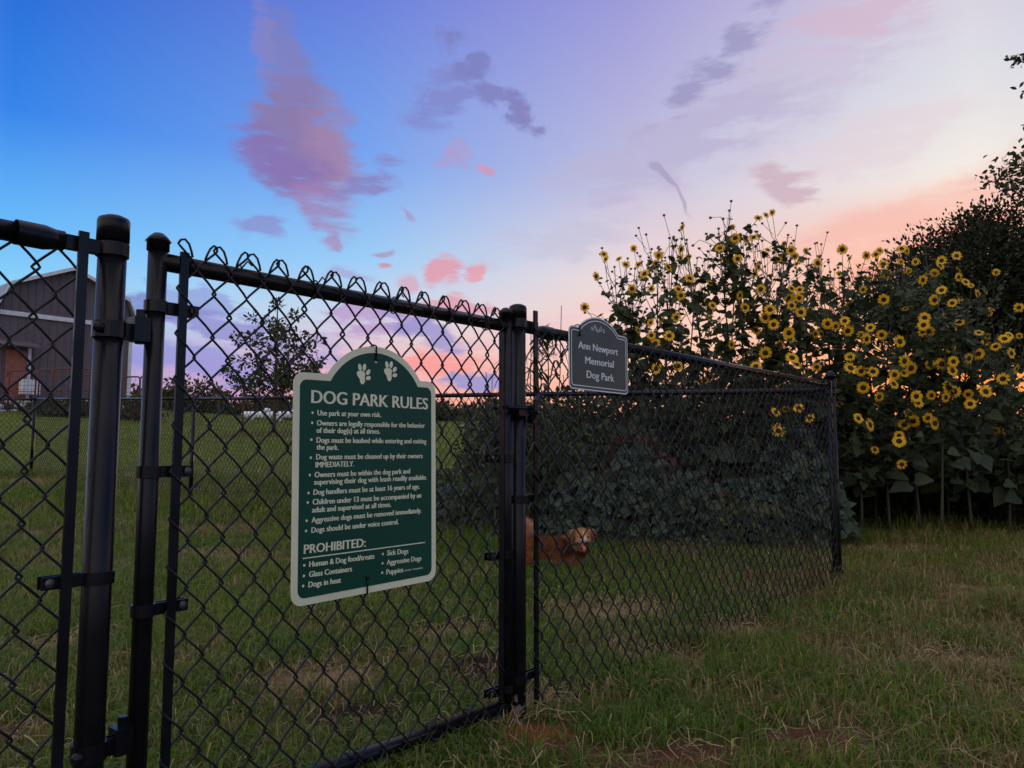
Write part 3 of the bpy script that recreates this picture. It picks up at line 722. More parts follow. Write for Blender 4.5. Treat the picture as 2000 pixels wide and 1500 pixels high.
# ------------------------------------------------------------------ the dog
def build_dog():
    Y = 4.95; base = at_y(1092, 1112, Y); g0 = float(gz(base[0], Y)); ox = base[0]
    dg = thing('dog', 'small reddish tan dog with dark saddle and open mouth, standing in the grass', 'dog', (ox, Y, g0))
    ax = np.array([.97, -.24, 0]); up = np.array([0, 0, 1.0]); sd = np.array([.24, .97, 0])
    def P(a, s, z): return ax * a + sd * s + up * z
    Mx = np.column_stack([ax, sd, up])
    mb = MB()
    # trunk: deep chest narrowing to the belly, then rump
    mb.ball(P(.055, 0, .165), (.105, .072, .082), Mx, 20, 14); mb.ball(P(-.06, 0, .172), (.13, .064, .066), Mx, 20, 14); mb.ball(P(-.185, 0, .168), (.085, .066, .076), Mx, 18, 12)
    mb.ball(P(.125, 0, .175), (.06, .056, .07), Mx, 16, 12)
    # neck and head turned to the camera
    hc = at_y(1137, 1048, Y - .09); hc = hc - np.array([ox, Y, g0])
    mb.tube([P(.10, 0, .185), P(.135, -.01, .21), hc + np.array([-.012, .025, -.025])], [.062, .056, .046], 14)
    fw = np.array([.22, -.96, -.16]); fw /= np.linalg.norm(fw); rt = np.cross(fw, up); rt /= np.linalg.norm(rt); hu = np.cross(rt, fw)
    Mh = np.column_stack([rt, fw, hu])
    mb.ball(hc, (.052, .055, .047), Mh, 18, 14); mb.ball(hc + hu * .016 + fw * -.004, (.044, .044, .034), Mh, 16, 12)
    for s in (-1, 1): mb.ball(hc + rt * s * .026 + fw * .022 - hu * .016, (.026, .028, .024), Mh, 12, 8)
    mz = hc + fw * .062 - hu * .014; mb.tube([hc + fw * .03 - hu * .010, mz, mz + fw * .018], [.034, .023, .017], 14)
    mb.tube([hc + fw * .02 - hu * .034, hc + fw * .055 - hu * .052, hc + fw * .066 - hu * .056], [.024, .015, .011], 12)          # lower jaw, open
    # ears folded over
    for s in (-1, 1):
        mb.tube([hc + rt * s * .038 + hu * .034 - fw * .006, hc + rt * s * .060 + hu * .034 - fw * .002, hc + rt * s * .076 + hu * .014 + fw * .004, hc + rt * s * .074 - hu * .012 + fw * .008, hc + rt * s * .070 - hu * .026 + fw * .010], [.014, .017, .019, .015, .007], 10)
    # legs
    for a, s in ((.115, -.038), (.095, .038)):
        mb.tube([P(a, s, .15), P(a - .012, s, .095), P(a + .002, s, .05), P(a + .004, s, .015)], [.036, .024, .017, .017], 10); mb.ball(P(a + .014, s, .013), (.024, .019, .014), Mx, 10, 6)
    for a, s in ((-.205, -.04), (-.185, .04)):
        mb.tube([P(a, s, .17), P(a + .035, s, .115), P(a - .03, s, .068), P(a - .018, s, .018)], [.05, .036, .019, .016], 10); mb.ball(P(a - .004, s, .013), (.026, .019, .014), Mx, 10, 6)
    # tail carried up over the rump
    mb.tube([P(-.245, 0, .20), P(-.275, 0, .25), P(-.262, 0, .305), P(-.222, -.01, .325), P(-.186, -.02, .30), P(-.172, -.03, .25)], [.022, .026, .03, .032, .028, .012], 10)
    me0 = mb.mesh('dog_raw'); o = bpy.data.objects.new('tmp', me0); COL.objects.link(o)
    rm = o.modifiers.new('r', 'REMESH'); rm.mode = 'VOXEL'; rm.voxel_size = .0055
    sm = o.modifiers.new('s', 'SMOOTH'); sm.factor = .5; sm.iterations = 4
    d = bpy.context.evaluated_depsgraph_get(); d.update(); ev = o.evaluated_get(d); me = bpy.data.meshes.new_from_object(ev)
    bpy.data.objects.remove(o); bpy.data.meshes.remove(me0)
    co = np.zeros(len(me.vertices) * 3); me.vertices.foreach_get('co', co); co = co.reshape(-1, 3)
    no = np.zeros(len(me.vertices) * 3); me.vertices.foreach_get('normal', no); no = no.reshape(-1, 3)
    def paint(p):
        a = p @ ax; s = p @ sd; z = p[:, 2]; h = p - hc; hf = h @ fw; hh = h @ hu; hr = h @ rt
        n = fbm(a * 40, z * 40, 4)[:, None]
        c = np.tile(np.array([.26, .095, .028]), (len(p), 1)) * (.75 + .5 * n)
        def bl(w, col):
            nonlocal c; w = w[:, None]; c = c * (1 - w) + np.array(col) * w * (.75 + .5 * n)
        saddle = sstep(.10, .15, z + .02 * (n[:, 0] - .5)) * (1 - sstep(.225, .24, z)) * sstep(-.02, .05, a) * (1 - sstep(.16, .20, a)); bl(saddle * .92, (.030, .012, .008))
        bl(sstep(.135, .16, z) * sstep(-.25, -.1, a) * (1 - sstep(.0, .05, a)) * .75, (.085, .028, .013))
        bl(1 - sstep(.10, .13, z), (.27, .125, .045))
        bl(sstep(.24, .26, z) * (1 - sstep(-.1, -.05, a)), (.42, .23, .13))                 # pale plume
        dist = np.sqrt(hf ** 2 + hh ** 2 + hr ** 2); head = 1 - sstep(.085, .10, dist)
        bl(head, (.36, .165, .062)); bl(head * sstep(.052, .06, np.abs(hr)) * sstep(-.04, .0, hh), (.22, .115, .055))
        bl(head * sstep(.030, .055, hf) * (1 - sstep(-.006, .006, hh)) , (.36, .26, .20)); bl(head * (1 - sstep(.006, .011, np.abs(hr))) * sstep(-.02, .0, hh) * sstep(.01, .03, hf), (.42, .30, .20))
        bl((1 - head) * sstep(.10, .14, a) * sstep(.13, .16, z) * (1 - sstep(.22, .24, z)) * .8, (.035, .016, .012))
        return c
    cols = paint(co)
    at = me.color_attributes.new('col', 'FLOAT_COLOR', 'POINT'); cc = np.ones((len(co), 4), np.float32); cc[:, :3] = cols; at.data.foreach_set('color', cc.ravel())
    me.polygons.foreach_set('use_smooth', np.ones(len(me.polygons), bool))
    mf = mat_attr('dog_coat', .85, 0, .15, .25, 60); link('body', me, mf, dg)
    # coat: short tapering hairs combed backwards
    n = 26000; idx = RNG.integers(0, len(co), n); p = co[idx] + RNG.normal(0, .0012, (n, 3)); nn = no[idx]
    h = p - hc; inh = np.linalg.norm(h, axis=1) < .085
    flow = np.where(inh[:, None], -fw * .6 - hu * .25, -ax * .8 - up * .55); dirn = nn * .55 + flow * .6 + RNG.normal(0, .22, (n, 3)); dirn /= np.linalg.norm(dirn, axis=1)[:, None]
    ln = RNG.uniform(.008, .02, n) * np.where(inh, .55, 1.0); tail = (p[:, 2] > .24) & (p @ ax < -.15); ln = np.where(tail, ln * 2.2, ln)
    belly = (p[:, 2] < .13) & (p[:, 2] > .06); ln = np.where(belly, ln * 1.6, ln)
    wd = np.cross(dirn, RNG.normal(0, 1, (n, 3))); wd /= np.linalg.norm(wd, axis=1)[:, None]; w = .0011
    eye_ok = ~(inh & ((h @ fw) > .034)); p, dirn, ln, wd, idx = p[eye_ok], dirn[eye_ok], ln[eye_ok], wd[eye_ok], idx[eye_ok]; n = len(p)
    V = np.stack([p - wd * w, p + wd * w, p + dirn * ln[:, None]], 1).reshape(-1, 3); F = np.arange(3 * n).reshape(-1, 3)
    cv = cols[idx] * RNG.uniform(.75, 1.35, (n, 1)); kind(link('coat', fast_mesh('coat', V, F, np.repeat(cv, 3, 0)), mf, dg), 'stuff')
    m_eye = mat_noise('dog_eye', (.006, .004, .003), (.012, .008, .005), 50, .12, spec=.8); m_nose = mat_noise('dog_nose', (.008, .007, .008), (.02, .018, .018), 90, .35, .2, 300)
    m_tong = mat_noise('dog_tongue', (.42, .07, .06), (.55, .12, .10), 60, .35); m_mouth = mat_noise('dog_mouth', (.12, .02, .02), (.2, .03, .03), 60, .5)
    for s in (-1, 1): MB().ball(hc + rt * s * .0225 + fw * .047 + hu * .010, (.0078, .0055, .0075), Mh).obj('eye', m_eye, dg)
    MB().ball(mz + fw * .032 + hu * .002, (.0125, .008, .0095), Mh).obj('nose', m_nose, dg)
    MB().ball(hc + fw * .058 - hu * .037, (.014, .016, .010), Mh).obj('mouth', m_mouth, dg)
    MB().tube([hc + fw * .045 - hu * .042, hc + fw * .074 - hu * .045 + rt * .004, hc + fw * .082 - hu * .060 + rt * .008, hc + fw * .080 - hu * .078 + rt * .010], [.008, .010, .011, .006], 10).obj('tongue', m_tong, dg)
    cl = hc + np.array([-.022, .012, -.052]); pts = [cl + rt * .056 * math.cos(t) + (fw * .8 + hu * .45) * .050 * math.sin(t) for t in np.linspace(0, 2 * math.pi, 26)]
    co_ = MB().tube(pts, .006, 6, False).obj('collar', mat_noise('collar_web', (.012, .012, .016), (.03, .03, .036), 80, .7), dg)
    tg = cl + fw * .052 - hu * .01; MB().ball(tg, (.009, .003, .009), Mh).obj('tag', M_STEEL, co_)
build_dog()

# ------------------------------------------------------------------ plants
def unit(v): return v / (np.linalg.norm(v, axis=-1, keepdims=True) + 1e-12)
HEART = np.array([(0, 0, 0), (.30, -.06, .05), (.46, .16, .07), (.36, .48, .05), (0, 1.0, -.10), (-.36, .48, .05), (-.46, .16, .07), (-.30, -.06, .05), (0, .5, -.02)])
HEART_F = np.array([(0, 1, 8), (1, 2, 8), (2, 3, 8), (3, 4, 8), (4, 5, 8), (5, 6, 8), (6, 7, 8), (7, 0, 8)])
DIAM = np.array([(0, 0, 0), (.28, .45, .06), (0, 1, 0), (-.28, .45, .06)]); DIAM_F = np.array([(0, 1, 2), (0, 2, 3)])
OVAL = np.array([(0, 0, 0), (.25, .3, .05), (.24, .65, .04), (0, 1, -.06), (-.24, .65, .04), (-.25, .3, .05)]); OVAL_F = np.array([(0, 1, 2), (0, 2, 3), (0, 3, 4), (0, 4, 5)])
def leaves(pos, dirs, nrm, size, shape, faces):
    """many leaves at once: tip along dirs, face along nrm"""
    d = unit(dirs); s = unit(np.cross(d, nrm)); n = np.cross(s, d); sz = np.broadcast_to(size, (len(pos),))[:, None, None]
    V = pos[:, None, :] + sz * (shape[None, :, 0:1] * s[:, None, :] + shape[None, :, 1:2] * d[:, None, :] + shape[None, :, 2:3] * n[:, None, :])
    k = len(shape); F = (faces[None] + (np.arange(len(pos)) * k)[:, None, None]).reshape(-1, 3)
    return V.reshape(-1, 3), F
def leaf_obj(name, pos, dirs, nrm, size, cols, mat, parent, shape=DIAM, faces=DIAM_F):
    V, F = leaves(pos, dirs, nrm, size, shape, faces)
    return kind(link(name, fast_mesh(name, V, F, np.repeat(cols, len(shape), 0)), mat, parent), 'stuff')
def green_mix(n, a, b, var=.25):
    t = RNG.random((n, 1)); return (np.array(a) * (1 - t) + np.array(b) * t) * RNG.uniform(1 - var, 1 + var, (n, 1))

M_LEAF = mat_attr('broad_leaf', .55, .35, .35, .3, 9); M_FOL = mat_attr('tree_leaf', .6, .3, .25, .3, 2); M_DARKFOL = mat_attr('cedar_needles', .7, .15, .15, .3, 2)
M_STEM = mat_noise('hairy_green_stem', (.022, .026, .012), (.050, .044, .022), 30, .8); M_BARK = mat_noise('bark', (.05, .035, .025), (.11, .085, .065), 12, .9, .6, 60)
M_PETAL = mat_leaf('sunflower_petal', (.82, .43, .006), (.90, .60, .015), .42, .5, 30); M_DISC = mat_noise('sunflower_disc', (.012, .006, .004), (.055, .025, .012), 220, .9, .8, 400)
M_BUD = mat_noise('flower_bud', (.035, .05, .015), (.09, .10, .03), 60, .7)

# ---- flower head: ray petals, domed disc, green bracts behind (radius about 1 before scaling)
def petal_mesh(n, seed):
    r = np.random.default_rng(seed); mb = MB()
    for i in range(n):
        a = 2 * math.pi * (i + r.uniform(-.25, .25)) / n; l = r.uniform(.86, 1.08); w = r.uniform(.12, .16); up = r.uniform(-.05, .16)
        ca, sa = math.cos(a), math.sin(a)
        pr = [(.30, w * .6, .02), (.62, w, .06 + up * .5), (.88, w * .62, up), (l, 0, up - .04)]
        V = []; 
        for q, ww, z in pr[:-1]:
            for sg in (-1, 1): V.append((q * ca - sg * ww * sa, q * sa + sg * ww * ca, z))
        q, _, z = pr[-1]; V.append((q * ca, q * sa, z)); mb.add(V, [(0, 2, 3, 1), (2, 4, 5, 3), (4, 6, 5)])
    return mb.mesh('petals', False)
PETALS = [petal_mesh(n, s) for n, s in ((17, 1), (20, 2), (15, 3), (18, 4))]
for m_ in PETALS: m_.materials.append(M_PETAL)
_d = MB().lathe([(.001, .02), (.36, .03), (.40, .09), (.33, .15), (.18, .17), (.02, .155)], 16); DISC = _d.mesh('disc'); DISC.materials.append(M_DISC)
_b = MB()
for i in range(14):
    a = 2 * math.pi * i / 14; ca, sa = math.cos(a), math.sin(a)
    _b.add([(.05 * ca - .1 * sa, .05 * sa + .1 * ca, -.12), (.05 * ca + .1 * sa, .05 * sa - .1 * ca, -.12), (.42 * ca, .42 * sa, .0)], [(0, 1, 2)])
_b.ball((0, 0, -.09), (.2, .2, .1), None, 10, 6); BRACT = _b.mesh('bracts', False); BRACT.materials.append(M_BUD)
BIGLEAF = []
for s_ in range(3):
    r_ = np.random.default_rng(s_); V_ = HEART.copy(); V_[:, 2] += r_.normal(0, .03, 9); V_[4, 2] -= .1 * s_
    me_ = fast_mesh('leaf', V_, HEART_F, np.tile(np.array([(.040, .062, .026), (.050, .070, .024), (.034, .056, .028)][s_]), (9, 1)), True); me_.materials.append(M_LEAF); BIGLEAF.append(me_)

def frame_from(z, twist=0.0):
    z = Vector(z).normalized(); q = z.to_track_quat('Z', 'Y'); return q.to_matrix() @ Matrix.Rotation(twist, 3, 'Z')
def add_flower(parent, pos, facing, rad):
    o = link('flower_head', random.choice(PETALS), None, parent)
    M = frame_from(facing, random.uniform(0, 6.28)); o.matrix_local = Matrix.Translation(Vector(pos)) @ M.to_4x4() @ Matrix.Scale(rad, 4)
    link('disc', DISC, None, o); link('bracts', BRACT, None, o); return o

FLOWERS = [(1481, 426), (1472, 464), (1436, 465), (1406, 485), (1330, 487), (1286, 499), (1305, 522), (1259, 535), (1234, 564), (1272, 564), (1325, 565), (1330, 577), (1347, 544), (1474, 535), (1481, 522), (1445, 577), (1455, 601), (1321, 620), (1271, 630), (1392, 597), (1307, 656), (1272, 655), (1280, 671), (1246, 645), (1325, 715), (1282, 720), (1511, 634), (1504, 605), (1486, 565), (1546, 564), (1562, 566), (1540, 582), (1561, 582), (1546, 597), (1564, 610), (1494, 620), (1541, 650), (1542, 661), (1495, 689), (1556, 712), (1547, 699), (1476, 716), (1545, 489), (1222, 517), (1164, 540), (1142, 600),
           (1711, 497), (1692, 499), (1725, 516), (1761, 486), (1770, 489), (1645, 487), (1597, 514), (1839, 509), (1836, 519), (1802, 547), (1872, 541), (1886, 551), (1839, 567), (1909, 574), (1825, 586), (1860, 592), (1726, 585), (1700, 640), (1722, 654), (1616, 632), (1656, 646), (1632, 637), (1804, 635), (1814, 647), (1806, 621), (1660, 697), (1892, 700), (1911, 691), (1856, 681), (1757, 667), (1692, 662), (1650, 627), (1962, 662), (1912, 650), (1874, 630), (1945, 677),
           (1682, 725), (1747, 732), (1765, 729), (1779, 719), (1745, 750), (1686, 757), (1717, 775), (1790, 774), (1819, 772), (1847, 776), (1852, 757), (1864, 765), (1891, 770), (1895, 789), (1925, 765), (1792, 787), (1860, 724), (1839, 711), (1817, 712), (1766, 705), (1862, 706), (1676, 817), (1699, 830), (1776, 809), (1784, 822), (1766, 830), (1812, 816), (1825, 827), (1756, 851), (1756, 862), (1761, 907), (1515, 805), (1560, 797), (1582, 817), (1520, 842), (1705, 726), (1661, 719), (1959, 740), (1985, 720), (1975, 690)]
# top edge of the thicket in the photo
TOPX = [1100, 1150, 1210, 1270, 1340, 1480, 1560, 1650, 1770, 1840, 1910, 1990, 2100, 2250]; TOPY = [640, 585, 525, 465, 440, 440, 490, 490, 492, 520, 570, 650, 700, 720]
def sunflowers():
    plants = []
    spots = []
    for row, (Y0, n, a, b) in enumerate(((6.55, 13, 1430, 2150), (7.15, 14, 1200, 2150), (7.8, 13, 1170, 2120))):
        for i in range(n):
            px = a + (b - a) * (i + .5) / n + random.uniform(-14, 14); Y = Y0 + random.uniform(-.22, .22)
            spots.append((px, Y, row))
    for px, Y, row in spots:
        X = (px - 1000) / 1500 * Y * math.cos(PITCH) * 1.0; gy = float(gz(X, Y))
        ty = np.interp(px, TOPX, TOPY) + (random.uniform(15, 150) if row == 0 else random.uniform(-14, 70))
        ztop = at_y(px, ty, Y)[2]; plants.append(dict(px=px, X=X, Y=Y, g=gy, h=ztop - gy, row=row, fl=[]))
    for (px, py) in FLOWERS:
        f = 1 - (py - 420) / 480
        Yf = 6.05 + .25 * random.random() + .95 * max(0, f - .45) + (.3 if px < 1300 else 0)
        if px < 1600 and py > 700: Yf = 6.2
        p = at_y(px, py, Yf)
        best = min(plants, key=lambda q: abs(q['X'] - p[0]) * 1.6 + abs(q['Y'] - Yf - .45) + (3 if q['h'] + q['g'] < p[2] - .25 else 0) + len(q['fl']) * .05)
        best['fl'].append(p)
    cnt = [0, 0, 0]; ORD = ['leftmost', 'second', 'third', 'fourth', 'fifth', 'sixth', 'seventh', 'eighth', 'ninth', 'tenth', 'eleventh', 'twelfth', 'thirteenth', 'rightmost']
    for i, q in enumerate(sorted(plants, key=lambda q: q['px'])):
        b = np.array([q['X'], q['Y'], q['g']]); h = q['h']; row = ('front', 'middle', 'back')[q['row']]
        root = thing('sunflower_plant', '%s tall wild sunflower%s in the %s row of the flowering thicket' % (ORD[cnt[q['row']]], ' from the left' if cnt[q['row']] else '', row), 'sunflower', b, 0, 'wild sunflowers in the %s row' % row)
        cnt[q['row']] += 1
        lean = np.array([random.uniform(-.18, .18), random.uniform(-.2, .1), 0])
        def stem(t): return lean * h * t * t * .5 + np.array([.02 * math.sin(5 * t + i), .02 * math.cos(4 * t + i), h * t])
        st = MB(); st.tube([stem(t) for t in np.linspace(0, 1, 12)], np.linspace(.014, .0035, 12), 6)
        lp, ld, ls = [], [], []; buds = []; tips = []
        def branch(p0, p1, r0, sag=.0):
            mid = (p0 + p1) / 2 + np.array([0, 0, -.12 * np.linalg.norm(p1 - p0)]) + RNG.normal(0, .02, 3)
            t = np.linspace(0, 1, 8)[:, None]; pts = p0 * (1 - t) ** 2 + 2 * mid * t * (1 - t) + p1 * t ** 2
            st.tube(pts, np.linspace(r0, .0022, 8), 5, False)
            L_ = np.linalg.norm(p1 - p0); n = max(4, int(L_ / .042))
            for _ in range(n):
                tt = random.uniform(.05, .93); P_ = p0 * (1 - tt) ** 2 + 2 * mid * tt * (1 - tt) + p1 * tt ** 2
                d = RNG.normal(0, 1, 3); d[2] = d[2] * .4 - .15; lp.append(P_); ld.append(d); ls.append(random.uniform(.045, .12) * (1.15 - .6 * tt))
        for p in q['fl']:
            pl = p - b; tz = min(.96, max(.12, (pl[2] - random.uniform(.25, .55)) / h)); branch(stem(tz), pl - np.array([0, 0, .004]), .006)
            fc = np.array([random.gauss(-.12, .5), -1, random.gauss(.12, .4)]); big = 1.12 if p[2] < 1.7 else 1.0
            add_flower(root, pl, fc, random.uniform(.039, .054) * big)
        nb = int(9 + h * 3)
        for k in range(nb):
            t0 = random.uniform(.2, .95); a = random.uniform(0, 6.283); ln = random.uniform(.3, .75) * (1.1 - .45 * t0); s0 = stem(t0)
            p1 = s0 + np.array([math.cos(a) * ln * .75, math.sin(a) * ln * .75, ln * random.uniform(.35, .85)])
            if p1[2] > h * 1.04: p1[2] = h * random.uniform(.95, 1.04)
            branch(s0, p1, .005)
            if random.random() < .45: buds.append(p1)
            elif random.random() < .32 and p1[1] + b[1] > 6.2:
                add_flower(root, p1, np.array([random.gauss(-.2, .7), random.gauss(-.7, .6), random.gauss(.25, .4)]), random.uniform(.034, .048))
            if random.random() < .7:
                p2 = p1 + RNG.normal(0, .09, 3) + np.array([0, 0, .02]); st.tube([p0_ for p0_ in (s0 * .35 + p1 * .65 - np.array([0, 0, .02]), (p1 + p2) / 2, p2)], [.003, .0025, .002], 5, False); buds.append(p2)
        for k in range(5 if q['row'] else 2):                       # thin shoots standing clear of the leaves
            s0 = stem(random.uniform(.72, .95)); a = random.uniform(0, 6.283); ln = random.uniform(.18, .42); p1 = s0 + np.array([math.cos(a) * ln * .6, math.sin(a) * ln * .4, ln + (h - s0[2]) * .5])
            st.tube([s0, (s0 + p1) / 2 + np.array([math.cos(a) * .04, 0, -.03]), p1], [.004, .003, .0022], 5, False); buds.append(p1)
            p2 = (s0 + p1) / 2 + np.array([random.uniform(-.14, .14), random.uniform(-.05, .05), random.uniform(.05, .14)]); st.tube([(s0 + p1) / 2 + np.array([math.cos(a) * .02, 0, -.015]), p2], [.0026, .002], 5, False); buds.append(p2)
            if random.random() < .4: add_flower(root, p1, np.array([random.gauss(-.2, .7), random.gauss(-.7, .5), random.gauss(.3, .3)]), random.uniform(.034, .046))
        buds.append(stem(1.0))
        st.obj('stem', M_STEM, root)
        bm = MB()
        for p in buds: bm.ball(p, (.013, .013, .012), None, 8, 5); [bm.add([p + np.array([.011 * math.cos(a), .011 * math.sin(a), 0]), p + np.array([.011 * math.cos(a + .5), .011 * math.sin(a + .5), 0]), p + np.array([.026 * math.cos(a + .25), .026 * math.sin(a + .25), .012])], [(0, 1, 2)]) for a in np.arange(0, 6.2, .9)]
        kind(bm.obj('buds', M_BUD, root, False), 'stuff')
        # leaves up the main stem, larger and drooping low down
        for k in range(int(34 + h * 10)):
            t0 = random.uniform(.18, .97); a = random.uniform(0, 6.283); out = random.uniform(.03, .30) * (1.1 - .6 * t0); P_ = stem(t0) + np.array([math.cos(a) * out, math.sin(a) * out, random.uniform(-.03, .08)])
            lp.append(P_); ld.append((math.cos(a), math.sin(a), random.uniform(-1.1, .15))); ls.append(random.uniform(.09, .19) * (1.15 - .75 * t0))
        lp = np.array(lp); ld = np.array(ld); ls = np.array(ls); n = len(lp); nr = RNG.normal(0, .45, (n, 3)) + np.array([0, -.45, .8])
        # the leaves that show largest in front become leaves of their own
        order = np.argsort(-(ls * (1.6 - (lp[:, 1] - lp[:, 1].min())))); own = order[:26] if q['row'] == 0 else order[:8] if q['row'] == 1 else order[:0]
        for j in own:
            d = Vector(ld[j]).normalized(); nn = Vector(nr[j]); s = d.cross(nn).normalized(); nn = s.cross(d)
            o = link('leaf', random.choice(BIGLEAF), None, root); M = Matrix((s, d, nn)).transposed(); o.matrix_local = Matrix.Translation(Vector(lp[j])) @ M.to_4x4() @ Matrix.Scale(float(ls[j]), 4)
        keep = np.ones(n, bool); keep[own] = False
        leaf_obj('foliage', lp[keep], ld[keep], nr[keep], ls[keep], green_mix(int(keep.sum()), (.036, .058, .022), (.060, .078, .026)), M_LEAF, root, HEART, HEART_F)
sunflowers()

# ---- branching trees with leafy crowns
def tree(name, label, cat, base, height, trunk_r, crown_r, crown_z, nleaf, leaf, cols, mat, group=None, limbs=9, lean=(0, 0), shape=DIAM, faces=DIAM_F, clump=.22, trunk_top=.85, spiky=0.0, clumps=None, flat_=1.0, seed=0, low=.62):
    r = np.random.default_rng(seed); root = thing(name, label, cat, base, 0, group); st = MB()
    tp = lambda t: np.array([lean[0] * t * t * height, lean[1] * t * t * height, height * t])
    st.tube([tp(t) for t in np.linspace(-.02, trunk_top, 8)], np.linspace(trunk_r, trunk_r * .25, 8), 9)
    cz = height * crown_z; C = []
    nc = clumps or limbs * 4
    for i in range(nc):
        v = r.normal(0, 1, 3); v /= np.linalg.norm(v); rad = r.random() ** .42
        c = tp(crown_z) + v * rad * np.array([crown_r, crown_r, (height - cz) * .98 * flat_ if v[2] > 0 else cz * low * flat_]); C.append(c)
    C = np.array(C)
    for c in C[:limbs * 3]:
        t0 = np.clip((c[2] - .45 * np.hypot(c[0], c[1])) / height, .12, trunk_top); s0 = tp(t0); mid = (s0 + c) / 2 + r.normal(0, .05, 3) * crown_r
        t = np.linspace(0, 1, 6)[:, None]; st.tube(s0 * (1 - t) ** 2 + 2 * mid * t * (1 - t) + c * t ** 2, np.linspace(trunk_r * .32, trunk_r * .06, 6), 5, False)
    st.obj('trunk', M_BARK, root)
    ci = r.integers(0, nc, nleaf); off = np.clip(r.normal(0, 1, (nleaf, 3)), -1.7, 1.7) * clump * crown_r; off[:, 2] *= .75; pos = C[ci] + off
    d = unit(off) + r.normal(0, .7, (nleaf, 3)) + np.array([0, 0, spiky]); nr = r.normal(0, .6, (nleaf, 3)) + np.array([0, -.3, .7])
    pos[:, 2] = np.maximum(pos[:, 2], .05)
    leaf_obj('crown', pos, d, nr, r.uniform(.6, 1.25, nleaf) * leaf, cols(nleaf), mat, root, shape, faces); return root
gm = lambda a, b, v=.3: (lambda n: green_mix(n, a, b, v))
# juniper behind the sunflowers, at the right edge
X0 = (1965 - 1000) / 1500 * 11.5; tree('juniper_tree', 'big dark juniper tree rising behind the sunflowers at the right edge', 'tree', (X0, 11.5, gz(X0, 11.5)), 4.05, .16, 1.75, .64, 80000, .075, gm((.016, .022, .010), (.030, .036, .016)), M_DARKFOL, limbs=14, clump=.15, clumps=170, spiky=.6, seed=3, low=.27)
# hackberry outside the frame whose twigs hang into the right edge
def overhang():
    X, Y = 7.6, 9.2; g = float(gz(X, Y)); root = thing('overhanging_tree', 'leafy tree branch reaching in from beyond the right edge, above the juniper', 'tree', (X, Y, g)); st = MB()
    st.tube([(0, 0, -.1), (.05, 0, 1.5), (-.05, 0, 3.2), (.1, 0, 5.2)], [.17, .14, .11, .05], 10); P = []; D = []
    for (px, py, w) in [(1995, 112, 0), (2010, 180, 0), (2012, 250, 0), (1960, 345, 1), (1975, 320, 1), (1990, 310, 1), (1985, 360, 1), (1955, 362, 1), (2000, 335, 1), (2030, 300, 1), (2060, 220, 1), (2070, 150, 1), (2100, 330, 1), (2120, 100, 1), (2150, 240, 1), (2200, 60, 1), (2220, 300, 1), (2260, 160, 1), (1982, 113, 0), (2030, 110, 1)]:
        t = at_y(px, py, Y - .4 + random.uniform(-.3, .3)) - np.array([X, Y, g]); s0 = np.array([0, 0, min(4.9, max(1.8, t[2] - .9))]); mid = (s0 + t) / 2 + np.array([0, 0, .18])
        q = np.linspace(0, 1, 9)[:, None]; pts = s0 * (1 - q) ** 2 + 2 * mid * q * (1 - q) + t * q ** 2; st.tube(pts, np.linspace(.035, .004, 9), 6, False)
        n = 40 if w else 16; spread = .11 if w else .045
        for _ in range(n): P.append(t + RNG.normal(0, spread, 3) * np.array([1.2, 1, .7]))
        for _ in range(n): k = random.uniform(.75, 1); P.append(s0 * (1 - k) ** 2 + 2 * mid * k * (1 - k) + t * k ** 2 + RNG.normal(0, .04, 3))
    for _ in range(5200): v = RNG.normal(0, 1, 3); v = v / np.linalg.norm(v) * RNG.random() ** .4; P.append(np.array([1.6, 0, 4.2]) + v * np.array([1.1, 1.3, 1.6]))
    P = np.array(P); n = len(P); d = RNG.normal(0, 1, (n, 3)) - np.array([.5, 0, .25]); st.obj('trunk', M_BARK, root)
    leaf_obj('crown', P, d, RNG.normal(0, .6, (n, 3)) + np.array([0, -.5, .6]), RNG.uniform(.05, .085, n), green_mix(n, (.03, .045, .016), (.05, .07, .022)), M_FOL, root, OVAL, OVAL_F)
overhang()
# scrub behind the thicket
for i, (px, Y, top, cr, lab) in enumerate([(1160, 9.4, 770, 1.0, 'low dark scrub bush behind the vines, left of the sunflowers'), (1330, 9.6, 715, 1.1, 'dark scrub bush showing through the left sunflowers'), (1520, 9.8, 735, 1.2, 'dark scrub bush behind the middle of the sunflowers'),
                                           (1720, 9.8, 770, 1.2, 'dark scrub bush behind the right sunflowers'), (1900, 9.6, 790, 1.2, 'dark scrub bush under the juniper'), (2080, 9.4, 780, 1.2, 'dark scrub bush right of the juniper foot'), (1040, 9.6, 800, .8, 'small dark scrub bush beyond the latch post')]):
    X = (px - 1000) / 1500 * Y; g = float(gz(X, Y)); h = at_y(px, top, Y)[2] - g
    tree('scrub_bush', lab, 'bush', (X, Y, g), h, .05, cr, .45, 9000, .085, gm((.022, .030, .013), (.042, .052, .02)), M_FOL, 'scrub behind the sunflowers', limbs=8, clump=.22, clumps=44, trunk_top=.7, seed=20 + i)

